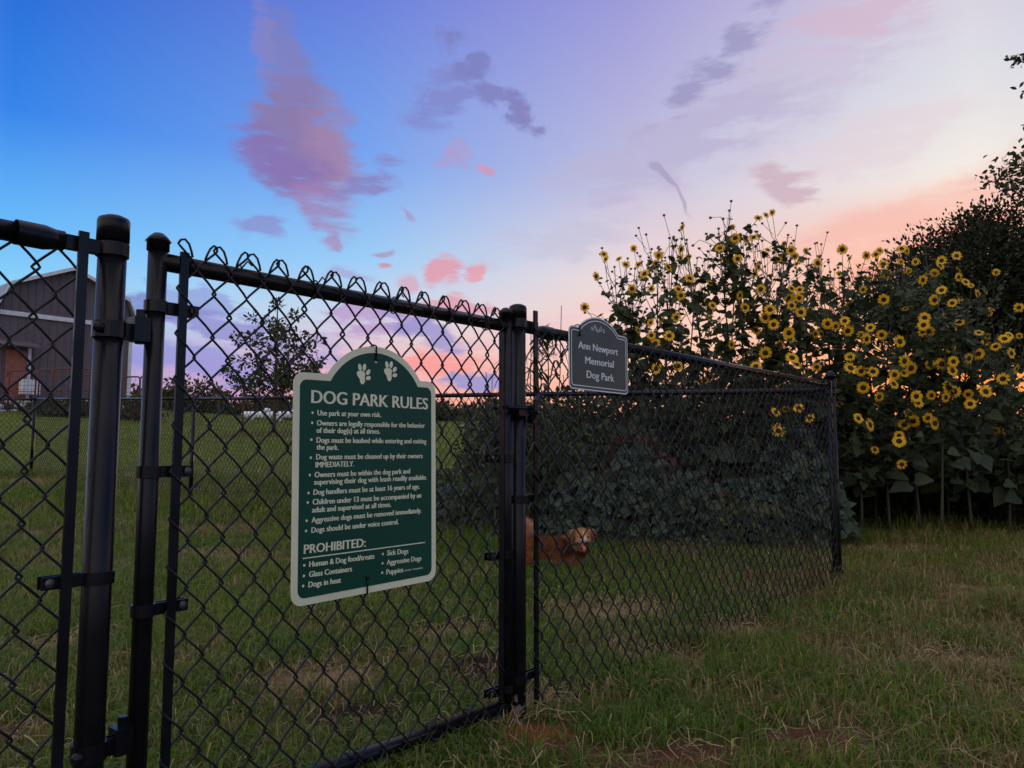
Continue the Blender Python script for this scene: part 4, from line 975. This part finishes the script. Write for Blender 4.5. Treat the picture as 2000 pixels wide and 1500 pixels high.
for i, (px, Y, top, lab) in enumerate([(1660, 7.5, 905, 'dark undergrowth between the sunflower stems just right of the corner post'), (1760, 7.6, 895, 'dark undergrowth under the middle of the right sunflowers'), (1870, 7.5, 890, 'dark undergrowth under the sunflowers near the right edge'), (1980, 7.6, 880, 'dark undergrowth at the right edge of the picture'), (2090, 7.5, 880, 'dark undergrowth beyond the right edge')]):
    X = (px - 1000) / 1500 * Y; g = float(gz(X, Y)); tree('undergrowth_bush', lab, 'bush', (X, Y, g), at_y(px, top, Y)[2] - g, .02, .42, .4, 2600, .07, gm((.020, .022, .012), (.040, .034, .018)), M_FOL, 'undergrowth among the sunflowers', limbs=6, clump=.3, clumps=26, trunk_top=.7, seed=90 + i)  # bushes added, leaf colour kept dark for the shade under the sunflowers
# ---- vines over a low mound behind the pen
def vines():
    for i, (px, py, w, hgt, lab) in enumerate([(1130, 870, .42, .62, 'leftmost mound of broad bluish vine leaves behind the pen'), (1235, 880, .45, .80, 'second mound of bluish vine leaves behind the dog'), (1345, 880, .45, .62, 'third mound of bluish vine leaves, before the brown dead weeds'), (1450, 900, .40, .55, 'fourth low mound of vine leaves at the foot of the sunflowers'), (1550, 900, .42, .95, 'tall dark vine mound below the sunflowers near the corner post'), (905, 900, .45, .40, 'low clump of pale vine leaves left of the latch post')]):
        Y = 6.35 if px > 1000 else 7.2; X = (px - 1000) / 1500 * Y; g = float(gz(X, Y)); root = thing('vine_clump', lab, 'vine', (X, Y, g), 0, 'vine clumps behind the pen')
        n = 620 if px > 1000 else 420; P = []; 
        th = RNG.uniform(0, 2 * math.pi, n); rr = np.sqrt(RNG.random(n)); x = rr * np.cos(th) * w; y = rr * np.sin(th) * .55
        zz = hgt * (1 - rr ** 2) * (.65 + .5 * fbm(x * 3 + i * 7, y * 3, 2)) * RNG.uniform(.35, 1, n) ** .5 + .05
        P = np.column_stack([x, y, zz]); d = np.column_stack([RNG.normal(0, .7, n), RNG.normal(-.5, .6, n), RNG.normal(-.5, .35, n)]); nr = np.column_stack([RNG.normal(0, .35, n), RNG.normal(-.6, .3, n), RNG.normal(.8, .3, n)])
        sz = RNG.uniform(.04, .11, n); st = MB()
        for k in range(16):
            a = random.uniform(0, 6.28); q = [np.array([0, 0, .02])]; 
            for s in range(6): rr_ = (s + 1) / 6; q.append(np.array([math.cos(a + .3 * s) * rr_ * w * .9, math.sin(a + .3 * s) * rr_ * .5, hgt * (1 - rr_ ** 2) * random.uniform(.6, .9) + .04]))
            st.tube(q, .005, 5, False)
        st.obj('stem', M_STEM, root)
        order = np.argsort(-sz * (1 - y)); own = order[:28]; keep = np.ones(n, bool); keep[own] = False
        for j in own:
            dd = Vector(d[j]).normalized(); nn = Vector(nr[j]); s = dd.cross(nn).normalized(); nn = s.cross(dd); o = link('leaf', random.choice(BIGLEAF), None, root)
            o.matrix_local = Matrix.Translation(Vector(P[j])) @ Matrix((s, dd, nn)).transposed().to_4x4() @ Matrix.Scale(float(sz[j]), 4)
        leaf_obj('foliage', P[keep], d[keep], nr[keep], sz[keep], green_mix(int(keep.sum()), (.034, .066, .040), (.062, .100, .055)), M_LEAF, root, HEART, HEART_F)
vines()
def weeds_behind():
    for i, (px, Y, w, h, dead, lab) in enumerate([(1240, 7.0, .5, .95, 1, 'reddish brown dead weeds rising behind the vine mounds'), (1340, 6.6, .45, .5, 1, 'low brown dead weeds between the vine mounds'), (1090, 6.7, .55, .85, 0, 'tall green weeds right of the latch post, behind the dog'), (1000, 6.9, .6, .75, 0, 'tall green weeds straight behind the latch post'), (1430, 6.2, .4, .42, 2, 'low yellow-green weeds at the foot of the vine mounds'), (890, 7.6, .6, .5, 0, 'green weeds left of the gate stile behind the pen'), (1180, 7.4, .6, 1.0, 0, 'dark green weeds behind the memorial sign')]):
        X = (px - 1000) / 1500 * Y; n = 1300; P = np.column_stack([RNG.normal(0, w * .5, n), RNG.normal(0, .22, n), RNG.random(n) ** .8]); P[:, 2] *= h * np.exp(-(P[:, 0] / w) ** 2) * (.6 + .6 * fbm(P[:, 0] * 5, P[:, 1] * 5, i))
        root = thing('weed_clump', lab, 'weeds', (X, Y, float(gz(X, Y))), 0, 'weeds behind the pen'); st = MB()
        for k in range(9): a = random.uniform(-.5, .5); st.tube([(a * w, 0, -.05), (a * w * 1.2, random.uniform(-.1, .1), h * .5), (a * w * 1.5 + random.uniform(-.1, .1), random.uniform(-.15, .15), h * random.uniform(.7, 1.0))], [.006, .005, .003], 5, False)
        st.obj('stem', M_STEM, root); cc = [((.035, .062, .020), (.06, .09, .026)), ((.10, .045, .03), (.14, .075, .045)), ((.09, .11, .022), (.06, .085, .02))][dead]
        leaf_obj('foliage', P, RNG.normal(0, .6, (n, 3)) + np.array([0, 0, .7]), RNG.normal(0, .7, (n, 3)) + np.array([0, -.6, .4]), RNG.uniform(.03, .10, n), green_mix(n, *cc), M_LEAF, root, OVAL, OVAL_F)
weeds_behind()
# ---- tall reedy grass clumps by the latch post, with arching blades and a feathery head
def reeds():
    spots = [(965, 6.6, 690, 10), (1010, 6.5, 640, 12), (1045, 6.4, 610, 14), (1080, 6.4, 590, 16), (1120, 6.7, 690, 10), (950, 7.2, 740, 8)]
    names = ['leftmost tall reed-like grass clump by the latch post', 'tall arching grass clump right behind the latch post', 'tall arching grass clump just right of the latch post', 'tallest reedy grass with a feathery seed head, right of the latch post', 'reedy grass clump behind the memorial sign', 'short arching grass clump left of the gate stile']
    for (px, Y, ty, nb), lab in zip(spots, names):
        X = (px - 1000) / 1500 * Y; g = float(gz(X, Y)); h = at_y(px, ty, Y)[2] - g; root = thing('reed_grass', lab, 'grass', (X, Y, g), 0, 'tall reed grasses'); st = MB(); st_h = []; V = []; F = []; n = 0
        for k in range(3):
            lx, ly = random.uniform(-.15, .15), random.uniform(-.1, .1); hh = h * random.uniform(.75, 1); pts = [np.array([lx * t * .6 + random.uniform(-.01, .01), ly * t, hh * t]) for t in np.linspace(0, 1, 8)]; st.tube(pts, np.linspace(.007, .003, 8), 5)
            for j in range(nb):
                t0 = random.uniform(.15, .95); a = random.uniform(0, 6.28); L_ = random.uniform(.35, .7); p0 = np.array([lx * t0 * .6, ly * t0, hh * t0]); pr = []
                for s in np.linspace(0, 1, 7): pr.append(p0 + np.array([math.cos(a) * L_ * .62 * s, math.sin(a) * L_ * .62 * s, L_ * (.75 * s - 1.0 * s * s)]))
                sd = np.array([-math.sin(a), math.cos(a), 0])
                for q, s in zip(pr, np.linspace(0, 1, 7)):
                    w = .013 * (1 - s ** 2) + .0006; V += [q - sd * w, q + sd * w]
                F += [(n + 2 * i, n + 2 * i + 1, n + 2 * i + 3, n + 2 * i + 2) for i in range(6)]; n += 14
            if ty < 620 and k == 0:
                for j in range(46):
                    z = hh * random.uniform(.86, 1.04); a = random.uniform(0, 6.28); l = random.uniform(.03, .10) * (1.1 - (z / hh - .86) * 4.2); st.tube([np.array([lx * .6, ly, z]), np.array([lx * .6 + math.cos(a) * l * .6, ly + math.sin(a) * l * .6, z + l * .5]), np.array([lx * .6 + math.cos(a) * l, ly + math.sin(a) * l, z + l * .35])], [.0018, .0022, .0028], 4, False)
        st.obj('stalk', M_STEM, root); me = fast_mesh('blades', np.array(V), np.array(F), green_mix(len(V), (.045, .07, .02), (.07, .095, .028), .1), True); kind(link('blades', me, M_LEAF, root), 'stuff')
reeds()

# ---- sapling in the field and the far tree line
X0 = (536 - 1000) / 1500 * 27.0; tree('young_tree', 'slender young tree with sparse leafy branches in the field behind the gate', 'tree', (X0, 27, gz(X0, 27)), 5.0, .07, 1.75, .46, 3000, .17, gm((.032, .045, .016), (.055, .07, .022)), M_FOL, limbs=18, clump=.075, clumps=80, trunk_top=.96, shape=OVAL, faces=OVAL_F, flat_=.97, seed=8)
LINE = [(180, 740, 2.6), (265, 762, 2.2), (312, 758, 2.4), (365, 742, 2.9), (415, 778, 2.0), (462, 766, 2.2), (505, 782, 2.0), (550, 778, 2.2), (598, 784, 2.0), (645, 780, 2.2), (690, 785, 2.0), (735, 783, 2.2), (780, 788, 2.0), (825, 790, 2.1), (868, 794, 2.0), (908, 790, 2.2), (950, 786, 2.2), (992, 792, 2.0), (1035, 790, 2.2), (60, 770, 2.2), (115, 765, 2.4), (1085, 795, 2.2)]
pos_words = ['first', 'second', 'third', 'fourth', 'fifth', 'sixth', 'seventh', 'eighth', 'ninth', 'tenth', 'eleventh', 'twelfth', 'thirteenth', 'fourteenth', 'fifteenth', 'sixteenth', 'seventeenth', 'eighteenth', 'nineteenth', 'twentieth', 'twenty-first', 'twenty-second']
for i, (px, ty, cr) in enumerate(sorted(LINE)):
    Y = 50 + (i * 7 % 5) * 1.3; X = (px - 1000) / 1500 * Y; g = float(gz(X, Y)); h = at_y(px, ty, Y)[2] - g
    tree('field_tree', '%s tree from the left in the low far tree line' % pos_words[i], 'tree', (X, Y, g), h, .12, cr * .82, .42, 3600, .30, gm((.030, .042, .016), (.075, .078, .022), .35), M_FOL, 'far tree line', limbs=7, clump=.20, clumps=34, trunk_top=.8, seed=60 + i)

# ------------------------------------------------------------------ barn and yard on the left
M_SIDING = mat_noise('brown_metal_siding', (.105, .080, .085), (.125, .096, .10), 2, .55, spec=.3); M_TRIM = mat_noise('white_trim', (.55, .55, .56), (.66, .66, .66), 5, .6); M_ROOF = mat_noise('galvanised_roof', (.20, .21, .24), (.28, .29, .32), 3, .45, metal=.2)
M_DOOR = mat_noise('rust_red_door', (.22, .07, .04), (.30, .10, .055), 6, .6); M_PIPE = mat_noise('rusty_pipe', (.06, .025, .02), (.12, .045, .03), 10, .7); M_ROCK = mat_noise('white_rock', (.48, .48, .52), (.72, .72, .75), 6, .9, .7, 14); M_WHITE = mat_noise('white_paint', (.62, .63, .66), (.76, .77, .79), 4, .45)
def barn():
    rc = np.array([-19.05, 38.0]); g = float(gz(*rc)) - .1; root = thing('barn', 'brown metal barn with white band and gambrel roof behind the left fence', 'barn', (rc[0], rc[1], g), FRZ)
    # local: x along the gable wall (negative = left), +y = away into depth, z up
    w = 5.7; dep = 9.0; e = 7.25 - g; br = 8.33 - g; pk = 9.42 - g; wall = [(-w, 0), (0, 0), (0, e), (-.30, br), (-w / 2, pk), (-w + .30, br), (-w, e)]
    n = len(wall); V = [(x, y, z) for y in (0, dep) for x, z in wall]; F = [tuple(range(n)), tuple(range(n, 2 * n))[::-1]] + [(i, n + i, n + (i + 1) % n, (i + 1) % n) for i in range(n)]
    MB().add(V, F).obj('wall', M_SIDING, root, False)
    for k in range(18):                                # standing ribs of the siding
        x = -.15 - k * (w - .3) / 17; top = np.interp(x, [-w, -w + .3, -w / 2, -.3, 0], [e, br, pk, br, e]) - .12
        MB().box((x, -.02, top / 2), (.05, .04, top)).obj('siding_rib', M_SIDING, root, False)
    rl = [(.32, e - .22), (-.26, br + .06), (-w / 2, pk + .1), (-w + .26, br + .06), (-w - .32, e - .22)]
    roof = None
    for i, ((x0, z0), (x1, z1)) in enumerate(zip(rl, rl[1:])):
        V = [(x0, -.35, z0), (x1, -.35, z1), (x1, dep + .3, z1), (x0, dep + .3, z0), (x0, -.35, z0 - .1), (x1, -.35, z1 - .1), (x1, dep + .3, z1 - .1), (x0, dep + .3, z0 - .1)]
        MB().add(V, [(0, 1, 2, 3), (7, 6, 5, 4), (0, 4, 5, 1), (1, 5, 6, 2), (2, 6, 7, 3), (3, 7, 4, 0)]).obj('roof', M_ROOF, root, False)
        MB().add([(x0, -.40, z0 + .02), (x1, -.40, z1 + .02), (x1, -.40, z1 - .15), (x0, -.40, z0 - .15), (x0, -.352, z0 + .02), (x1, -.352, z1 + .02), (x1, -.352, z1 - .15), (x0, -.352, z0 - .15)], [(0, 1, 2, 3), (7, 6, 5, 4), (0, 4, 5, 1), (1, 5, 6, 2), (2, 6, 7, 3), (3, 7, 4, 0)]).obj('rake_trim', M_TRIM, root, False)
    MB().box((-w / 2, -.06, 7.02 - g), (w + .06, .10, .20)).obj('band', M_TRIM, root, False); MB().box((-.02, -.02, e / 2 - .1), (.16, .16, e - .2)).obj('corner_trim', M_TRIM, root, False)
    d = MB().box((-w + .75, -.03, 1.55), (.85, .1, 2.1)).obj('door', M_DOOR, root, False); MB().box((-w + .42, -.10, 1.5), (.05, .05, .16)).obj('handle', M_STEEL, d, False); MB().box((-w + 1.25, -.03, 1.6), (.12, .12, 2.3)).obj('door_trim', M_TRIM, root, False)
    aw = MB(); aw.add([(-w - .1, -1.1, 2.75), (-w + 1.35, -1.1, 2.75), (-w + 1.35, -.02, 3.05), (-w - .1, -.02, 3.05), (-w - .1, -1.1, 2.68), (-w + 1.35, -1.1, 2.68), (-w + 1.35, -.02, 2.98), (-w - .1, -.02, 2.98)], [(0, 1, 2, 3), (7, 6, 5, 4), (0, 4, 5, 1), (1, 5, 6, 2), (2, 6, 7, 3), (3, 7, 4, 0)]); aw.obj('awning', M_SIDING, root, False)
    MB().box((-w + 1.15, -.6, .95), (.7, .5, .65)).obj('air_conditioner', M_TRIM, root, False)
barn()
def rocks():
    mes = []
    for s in range(5):
        r = np.random.default_rng(s); mb = MB(); mb.ball((0, 0, 0), (1, .8, .65), None, 9, 6); v = np.concatenate(mb.v); v *= (1 + .22 * np.sin(v[:, :1] * 4 + s) * np.cos(v[:, 1:2] * 5)) ; mb.v = [v * np.array([1, 1, 1])]; me = mb.mesh('white_rock', False); me.materials.append(M_ROCK); mes.append(me)
    for i in range(64):
        t = i / 63; px = (-40 + 235 * t) if i < 56 else 236 + (i - 56) * 3; Y = 33.2 + 3.2 * t + random.uniform(-.5, .5); X = (px - 1000) / 1500 * Y; s = random.uniform(.13, .26)
        o = link('white_rock', mes[i % 5], None, None, (X, Y, float(gz(X, Y)) + s * .25 + random.choice((0, 0, .22, .42)))); o.scale = (s * random.uniform(.9, 1.5), s, s * random.uniform(.7, 1.1)); o.rotation_euler = (0, 0, random.uniform(0, 6.28)); tag(o, 'one of the white rocks heaped along the foot of the barn', 'rock', 'white rocks heaped along the foot of the barn')
rocks()
def panel(px0, px1, ty, Y, lab):
    x0 = (px0 - 1000) / 1500 * Y; x1 = (px1 - 1000) / 1500 * Y; g = float(gz(x0, Y)); h = at_y(px0, ty, Y)[2] - g; w = x1 - x0
    root = thing('corral_panel', lab, 'corral panel', (x0, Y, g), 0, 'pipe corral panels by the barn'); r = .12; pts = [(0, 0, -.02), (0, 0, h - r)] + [(r - r * math.cos(a), 0, h - r + r * math.sin(a)) for a in np.linspace(.3, 1.57, 4)] + [(w - r + r * math.sin(a), 0, h - r + r * math.cos(a)) for a in np.linspace(0, 1.57, 5)] + [(w, 0, -.02)]
    MB().tube(pts, .035, 8).obj('frame', M_PIPE, root)
    for z in (.25, h * .5): MB().tube([(0, 0, z), (w, 0, z)], .02, 6).obj('crossbar', M_PIPE, root)
    for i in range(1, max(3, int(w / .16))): MB().tube([(w * i / max(3, int(w / .16)), 0, .25), (w * i / max(3, int(w / .16)), 0, h)], .006, 4).obj('wire', M_PIPE, root)
    for z in np.arange(.45, h - .1, .18): MB().tube([(0, 0, z), (w, 0, z)], .006, 4).obj('wire', M_PIPE, root)
for a in [(14, 66, 724, 32.5, 'leftmost rusty pipe corral panel, before the barn door'), (72, 99, 722, 32.0, 'narrow pipe corral panel right of the barn door'), (100, 172, 720, 31.5, 'wide tall pipe corral panel before the barn wall'), (140, 196, 733, 34.0, 'lower pipe corral panel half behind the wide one'), (236, 270, 736, 33.5, 'pipe corral panel just right of the hinge post'), (271, 281, 735, 33.8, 'narrow pipe corral panel beside the gate stile, at the right end')]: panel(*a)
def tank(px0, px1, cy, Y, r, lab):
    x0 = (px0 - 1000) / 1500 * Y; x1 = (px1 - 1000) / 1500 * Y; z = at_y(px0, cy, Y)[2]; g = float(gz((x0 + x1) / 2, Y)); z = max(z, g + r + .1); root = thing('fuel_tank', lab, 'tank', ((x0 + x1) / 2, Y, g)); hl = (x1 - x0) / 2; zz = z - g
    q = np.linspace(0, 1.57, 6); pts = [(-hl - r * .6 * math.sin(a), 0, zz) for a in q[::-1]] + [(hl + r * .6 * math.sin(a), 0, zz) for a in q]; rad = [r * math.cos(a) + .01 for a in q[::-1]] + [r * math.cos(a) + .01 for a in q]
    MB().tube(pts, rad, 18).obj('shell', M_WHITE, root); MB().lathe([(.17, zz + r - .03), (.17, zz + r + .12), (.1, zz + r + .17)], 12).obj('valve_dome', M_WHITE, root)
    for s in (-.6, .6): MB().box((hl * s, 0, (zz - r) / 2), (.18, .4, zz - r + .06)).obj('foot', M_ROCK, root, False)
tank(476, 566, 828, 38.5, .17, 'long low white tank lying in the field, left of the rules sign'); tank(577, 640, 823, 38.8, .36, 'thick white tank mostly hidden behind the rules sign')
def stake(px, ty, Y, r, mat, lab, name='stake'):
    X = (px - 1000) / 1500 * Y; g = float(gz(X, Y)); h = at_y(px, ty, Y)[2] - g; root = thing(name, lab, name.replace('_', ' '), (X, Y, g)); MB().lathe([(r, -.2), (r, h - .02), (r * .6, h)], 10).obj('shaft', mat, root); MB().lathe([(r * 1.5, h * .86), (r * 1.5, h * .9)], 10).obj('collar', mat, root); return root
stake(426, 754, 44, .09, M_BARK, 'weathered wooden pole before the far trees', 'wooden_pole'); stake(474, 744, 26.5, .03, M_PIPE, 'thin dark stake beside the young tree'); stake(394, 808, 40, .06, M_WHITE, 'short white marker post left in the far field', 'marker_post'); stake(540, 807, 36, .07, M_WHITE, 'white marker post standing before the long white tank', 'marker_post'); stake(905, 830, 30, .07, M_WHITE, 'short white post in the field right of the rules sign', 'marker_post')
def weeds_by_barn():
    for i, (px, Y, h, lab) in enumerate([(262, 30.5, .75, 'clump of tall brown weeds right of the hinge post, by the barn'), (105, 30.0, .55, 'clump of green weeds before the barn'), (150, 30.5, .5, 'clump of green weeds under the wide corral panel')]):
        X = (px - 1000) / 1500 * Y; n = 900; P = np.column_stack([RNG.normal(0, .55, n), RNG.normal(0, .3, n), RNG.random(n) * h]); root = thing('weed_clump', lab, 'weeds', (X, Y, float(gz(X, Y))), 0, 'weeds by the barn')
        MB().tube([(0, 0, -.05), (.02, 0, h * .8)], .02, 6).obj('stem', M_STEM, root); leaf_obj('foliage', P, RNG.normal(0, .4, (n, 3)) + np.array([0, 0, 1]), RNG.normal(0, 1, (n, 3)), RNG.uniform(.10, .24, n), green_mix(n, *(((.09, .065, .03), (.05, .055, .02)) if i == 0 else ((.04, .06, .02), (.07, .08, .03)))), M_FOL, root)
weeds_by_barn()

# ------------------------------------------------------------------ grass
def grass():
    M_GRASS = mat_attr('grass_blade', .6, .42, .25, .2, 2)
    zones = [(1.25, 3.4, 8500, 1.0), (3.4, 6.5, 4600, 1.25), (6.5, 12, 1500, 2.0), (12, 24, 330, 3.6), (24, 43, 120, 6.0)]
    allV, allF, allC, n0 = [], [], [], 0
    for zi, (a, b, dens, ws) in enumerate(zones):
        hw = lambda y: .70 * y + 1.0
        area = (hw(a) + hw(b)) * (b - a); n = int(area * dens); y = np.sqrt(RNG.random(n) * (b * b - a * a) + a * a); x = RNG.uniform(-1, 1, n) * hw(y)
        bare = patch_w(x, y, ('dark', 'red', 'orange')); straw = patch_w(x, y, ('straw',)); lush = fbm(x * .8, y * .8, 31); lush2 = fbm(x * 3.2, y * 3.2, 37)
        keep = RNG.random(n) > np.maximum(bare * .97, straw * .72); keep &= RNG.random(n) < np.clip(.18 + 2.2 * (lush2 - .22), .12, 1)
        x, y, straw, lush, lush2 = x[keep], y[keep], straw[keep], lush[keep], lush2[keep]; n = len(x)
        # taller along the pen's far fence and round the dog
        ln_ = np.abs((x - PK[0]) * bd[1] - (y - PK[1]) * bd[0]); behind = ((x - PK[0]) * -FN[0] + (y - PK[1]) * -FN[1])
        tall = np.exp(-(ln_ / .45) ** 2) * .09 + .055 * np.exp(-((x - .25) ** 2 / .35 + (y - 4.75) ** 2 / .10)) + .05 * sstep(5.0, 6.8, y) * (x > -.9) * (y < 9)
        fl = np.abs((x - PC[0]) * FD[1] - (y - PC[1]) * FD[0]); tall += .035 * np.exp(-(fl / .12) ** 2)
        L_ = (RNG.uniform(.035, .115, n) * (.65 + .75 * lush) + tall * RNG.random(n)) * (1 + .12 * zi) * (1 - .35 * straw)
        az = RNG.uniform(0, 2 * math.pi, n); lean = RNG.uniform(.15, 1.45, n); w = RNG.uniform(.0013, .0027, n) * ws
        z = gz(x, y) - .004; base = np.column_stack([x, y, z]); hd = np.column_stack([np.cos(az), np.sin(az), np.zeros(n)]); sd = np.column_stack([-np.sin(az), np.cos(az), np.zeros(n)])
        mid = base + hd * (L_ * .45 * lean)[:, None] * .8 + np.array([0, 0, 1]) * (L_ * .6)[:, None]; tip = base + hd * (L_ * lean)[:, None] * 1.05 + np.array([0, 0, 1]) * (L_ * (1.0 - .52 * lean))[:, None]
        g1, g2, dry = np.array([.068, .150, .014]), np.array([.165, .215, .024]), np.array([.30, .225, .085]); t = np.clip(lush * .8 + RNG.normal(0, .2, n), 0, 1)[:, None]
        c = g1 * (1 - t) + g2 * t; pd = np.clip(.05 + .5 * straw + .45 * (lush2 < .44) + .30 * sstep(.2, 1.6, x) * (y < 7), 0, .8); isdry = (RNG.random(n) < pd)[:, None]; c = np.where(isdry, dry * RNG.uniform(.5, 1.2, (n, 1)), c) * RNG.uniform(.7, 1.3, (n, 1)) * (1.2 if zi > 2 else 1.0)
        V = np.stack([base - sd * w[:, None], base + sd * w[:, None], mid + sd * (w * .8)[:, None], mid - sd * (w * .8)[:, None], tip], 1).reshape(-1, 3); i = (np.arange(n) * 5)[:, None]
        F = np.concatenate([i + np.array([[0, 1, 2]]), i + np.array([[0, 2, 3]]), i + np.array([[3, 2, 4]])], 0) if zi < 3 else i + np.array([[0, 1, 4]])
        allV.append(V); allF.append(F + n0); allC.append(np.repeat(c, 5, 0)); n0 += len(V)
    me = fast_mesh('grass', np.concatenate(allV), np.concatenate(allF), np.concatenate(allC)); o = kind(link('grass', me, M_GRASS), 'stuff'); tag(o, 'patchy mown green grass with dry blades over the pen and the field', 'grass')
    # cut straw and dead stems lying loose
    n = 70000; y = np.sqrt(RNG.random(n) * (7.5 ** 2 - 1.5 ** 2) + 1.5 ** 2); x = RNG.uniform(-1, 1, n) * (.70 * y + .6); s = patch_w(x, y, ('straw',)); b = patch_w(x, y, ('dark', 'red', 'orange')); k = fbm(x * 2.1, y * 2.1, 51)
    keep = RNG.random(n) < .12 + .85 * s + .30 * b + .45 * sstep(.5, .62, k); x, y = x[keep], y[keep]; n = len(x); L_ = RNG.uniform(.03, .11, n) * RNG.choice([1, 1, 1, 1.8], n); az = RNG.uniform(0, 6.283, n); bend = RNG.normal(0, .5, n); up = RNG.uniform(.002, .035, n); w = RNG.uniform(.0007, .0016, n)
    pts = []
    for q in (0, .34, .67, 1.0):
        a = az + bend * (q - .5); px_, py_ = x + np.cos(a) * L_ * (q - .5), y + np.sin(a) * L_ * (q - .5); pts.append(np.column_stack([px_, py_, gz(px_, py_) + up + .012 + .03 * np.sin(q * 3.14) * RNG.random(n)]))
    sd = np.column_stack([-np.sin(az), np.cos(az), RNG.normal(0, .3, n)]); V = np.stack([p_ + sg * sd * w[:, None] for p_ in pts for sg in (-1, 1)], 1).reshape(-1, 3); i = (np.arange(n) * 8)[:, None]
    F = np.concatenate([i + np.array([[2 * j, 2 * j + 1, 2 * j + 3, 2 * j + 2]]) for j in range(3)], 0); c = np.array([.30, .225, .11]) * RNG.uniform(.45, 1.25, (n, 1))
    o = kind(link('straw', fast_mesh('straw', V, F, np.repeat(c, 8, 0)), mat_attr('straw', .7, .15, .2, .2, 5)), 'stuff'); tag(o, 'loose dry straw and cut stems lying on the grass', 'straw')
grass()
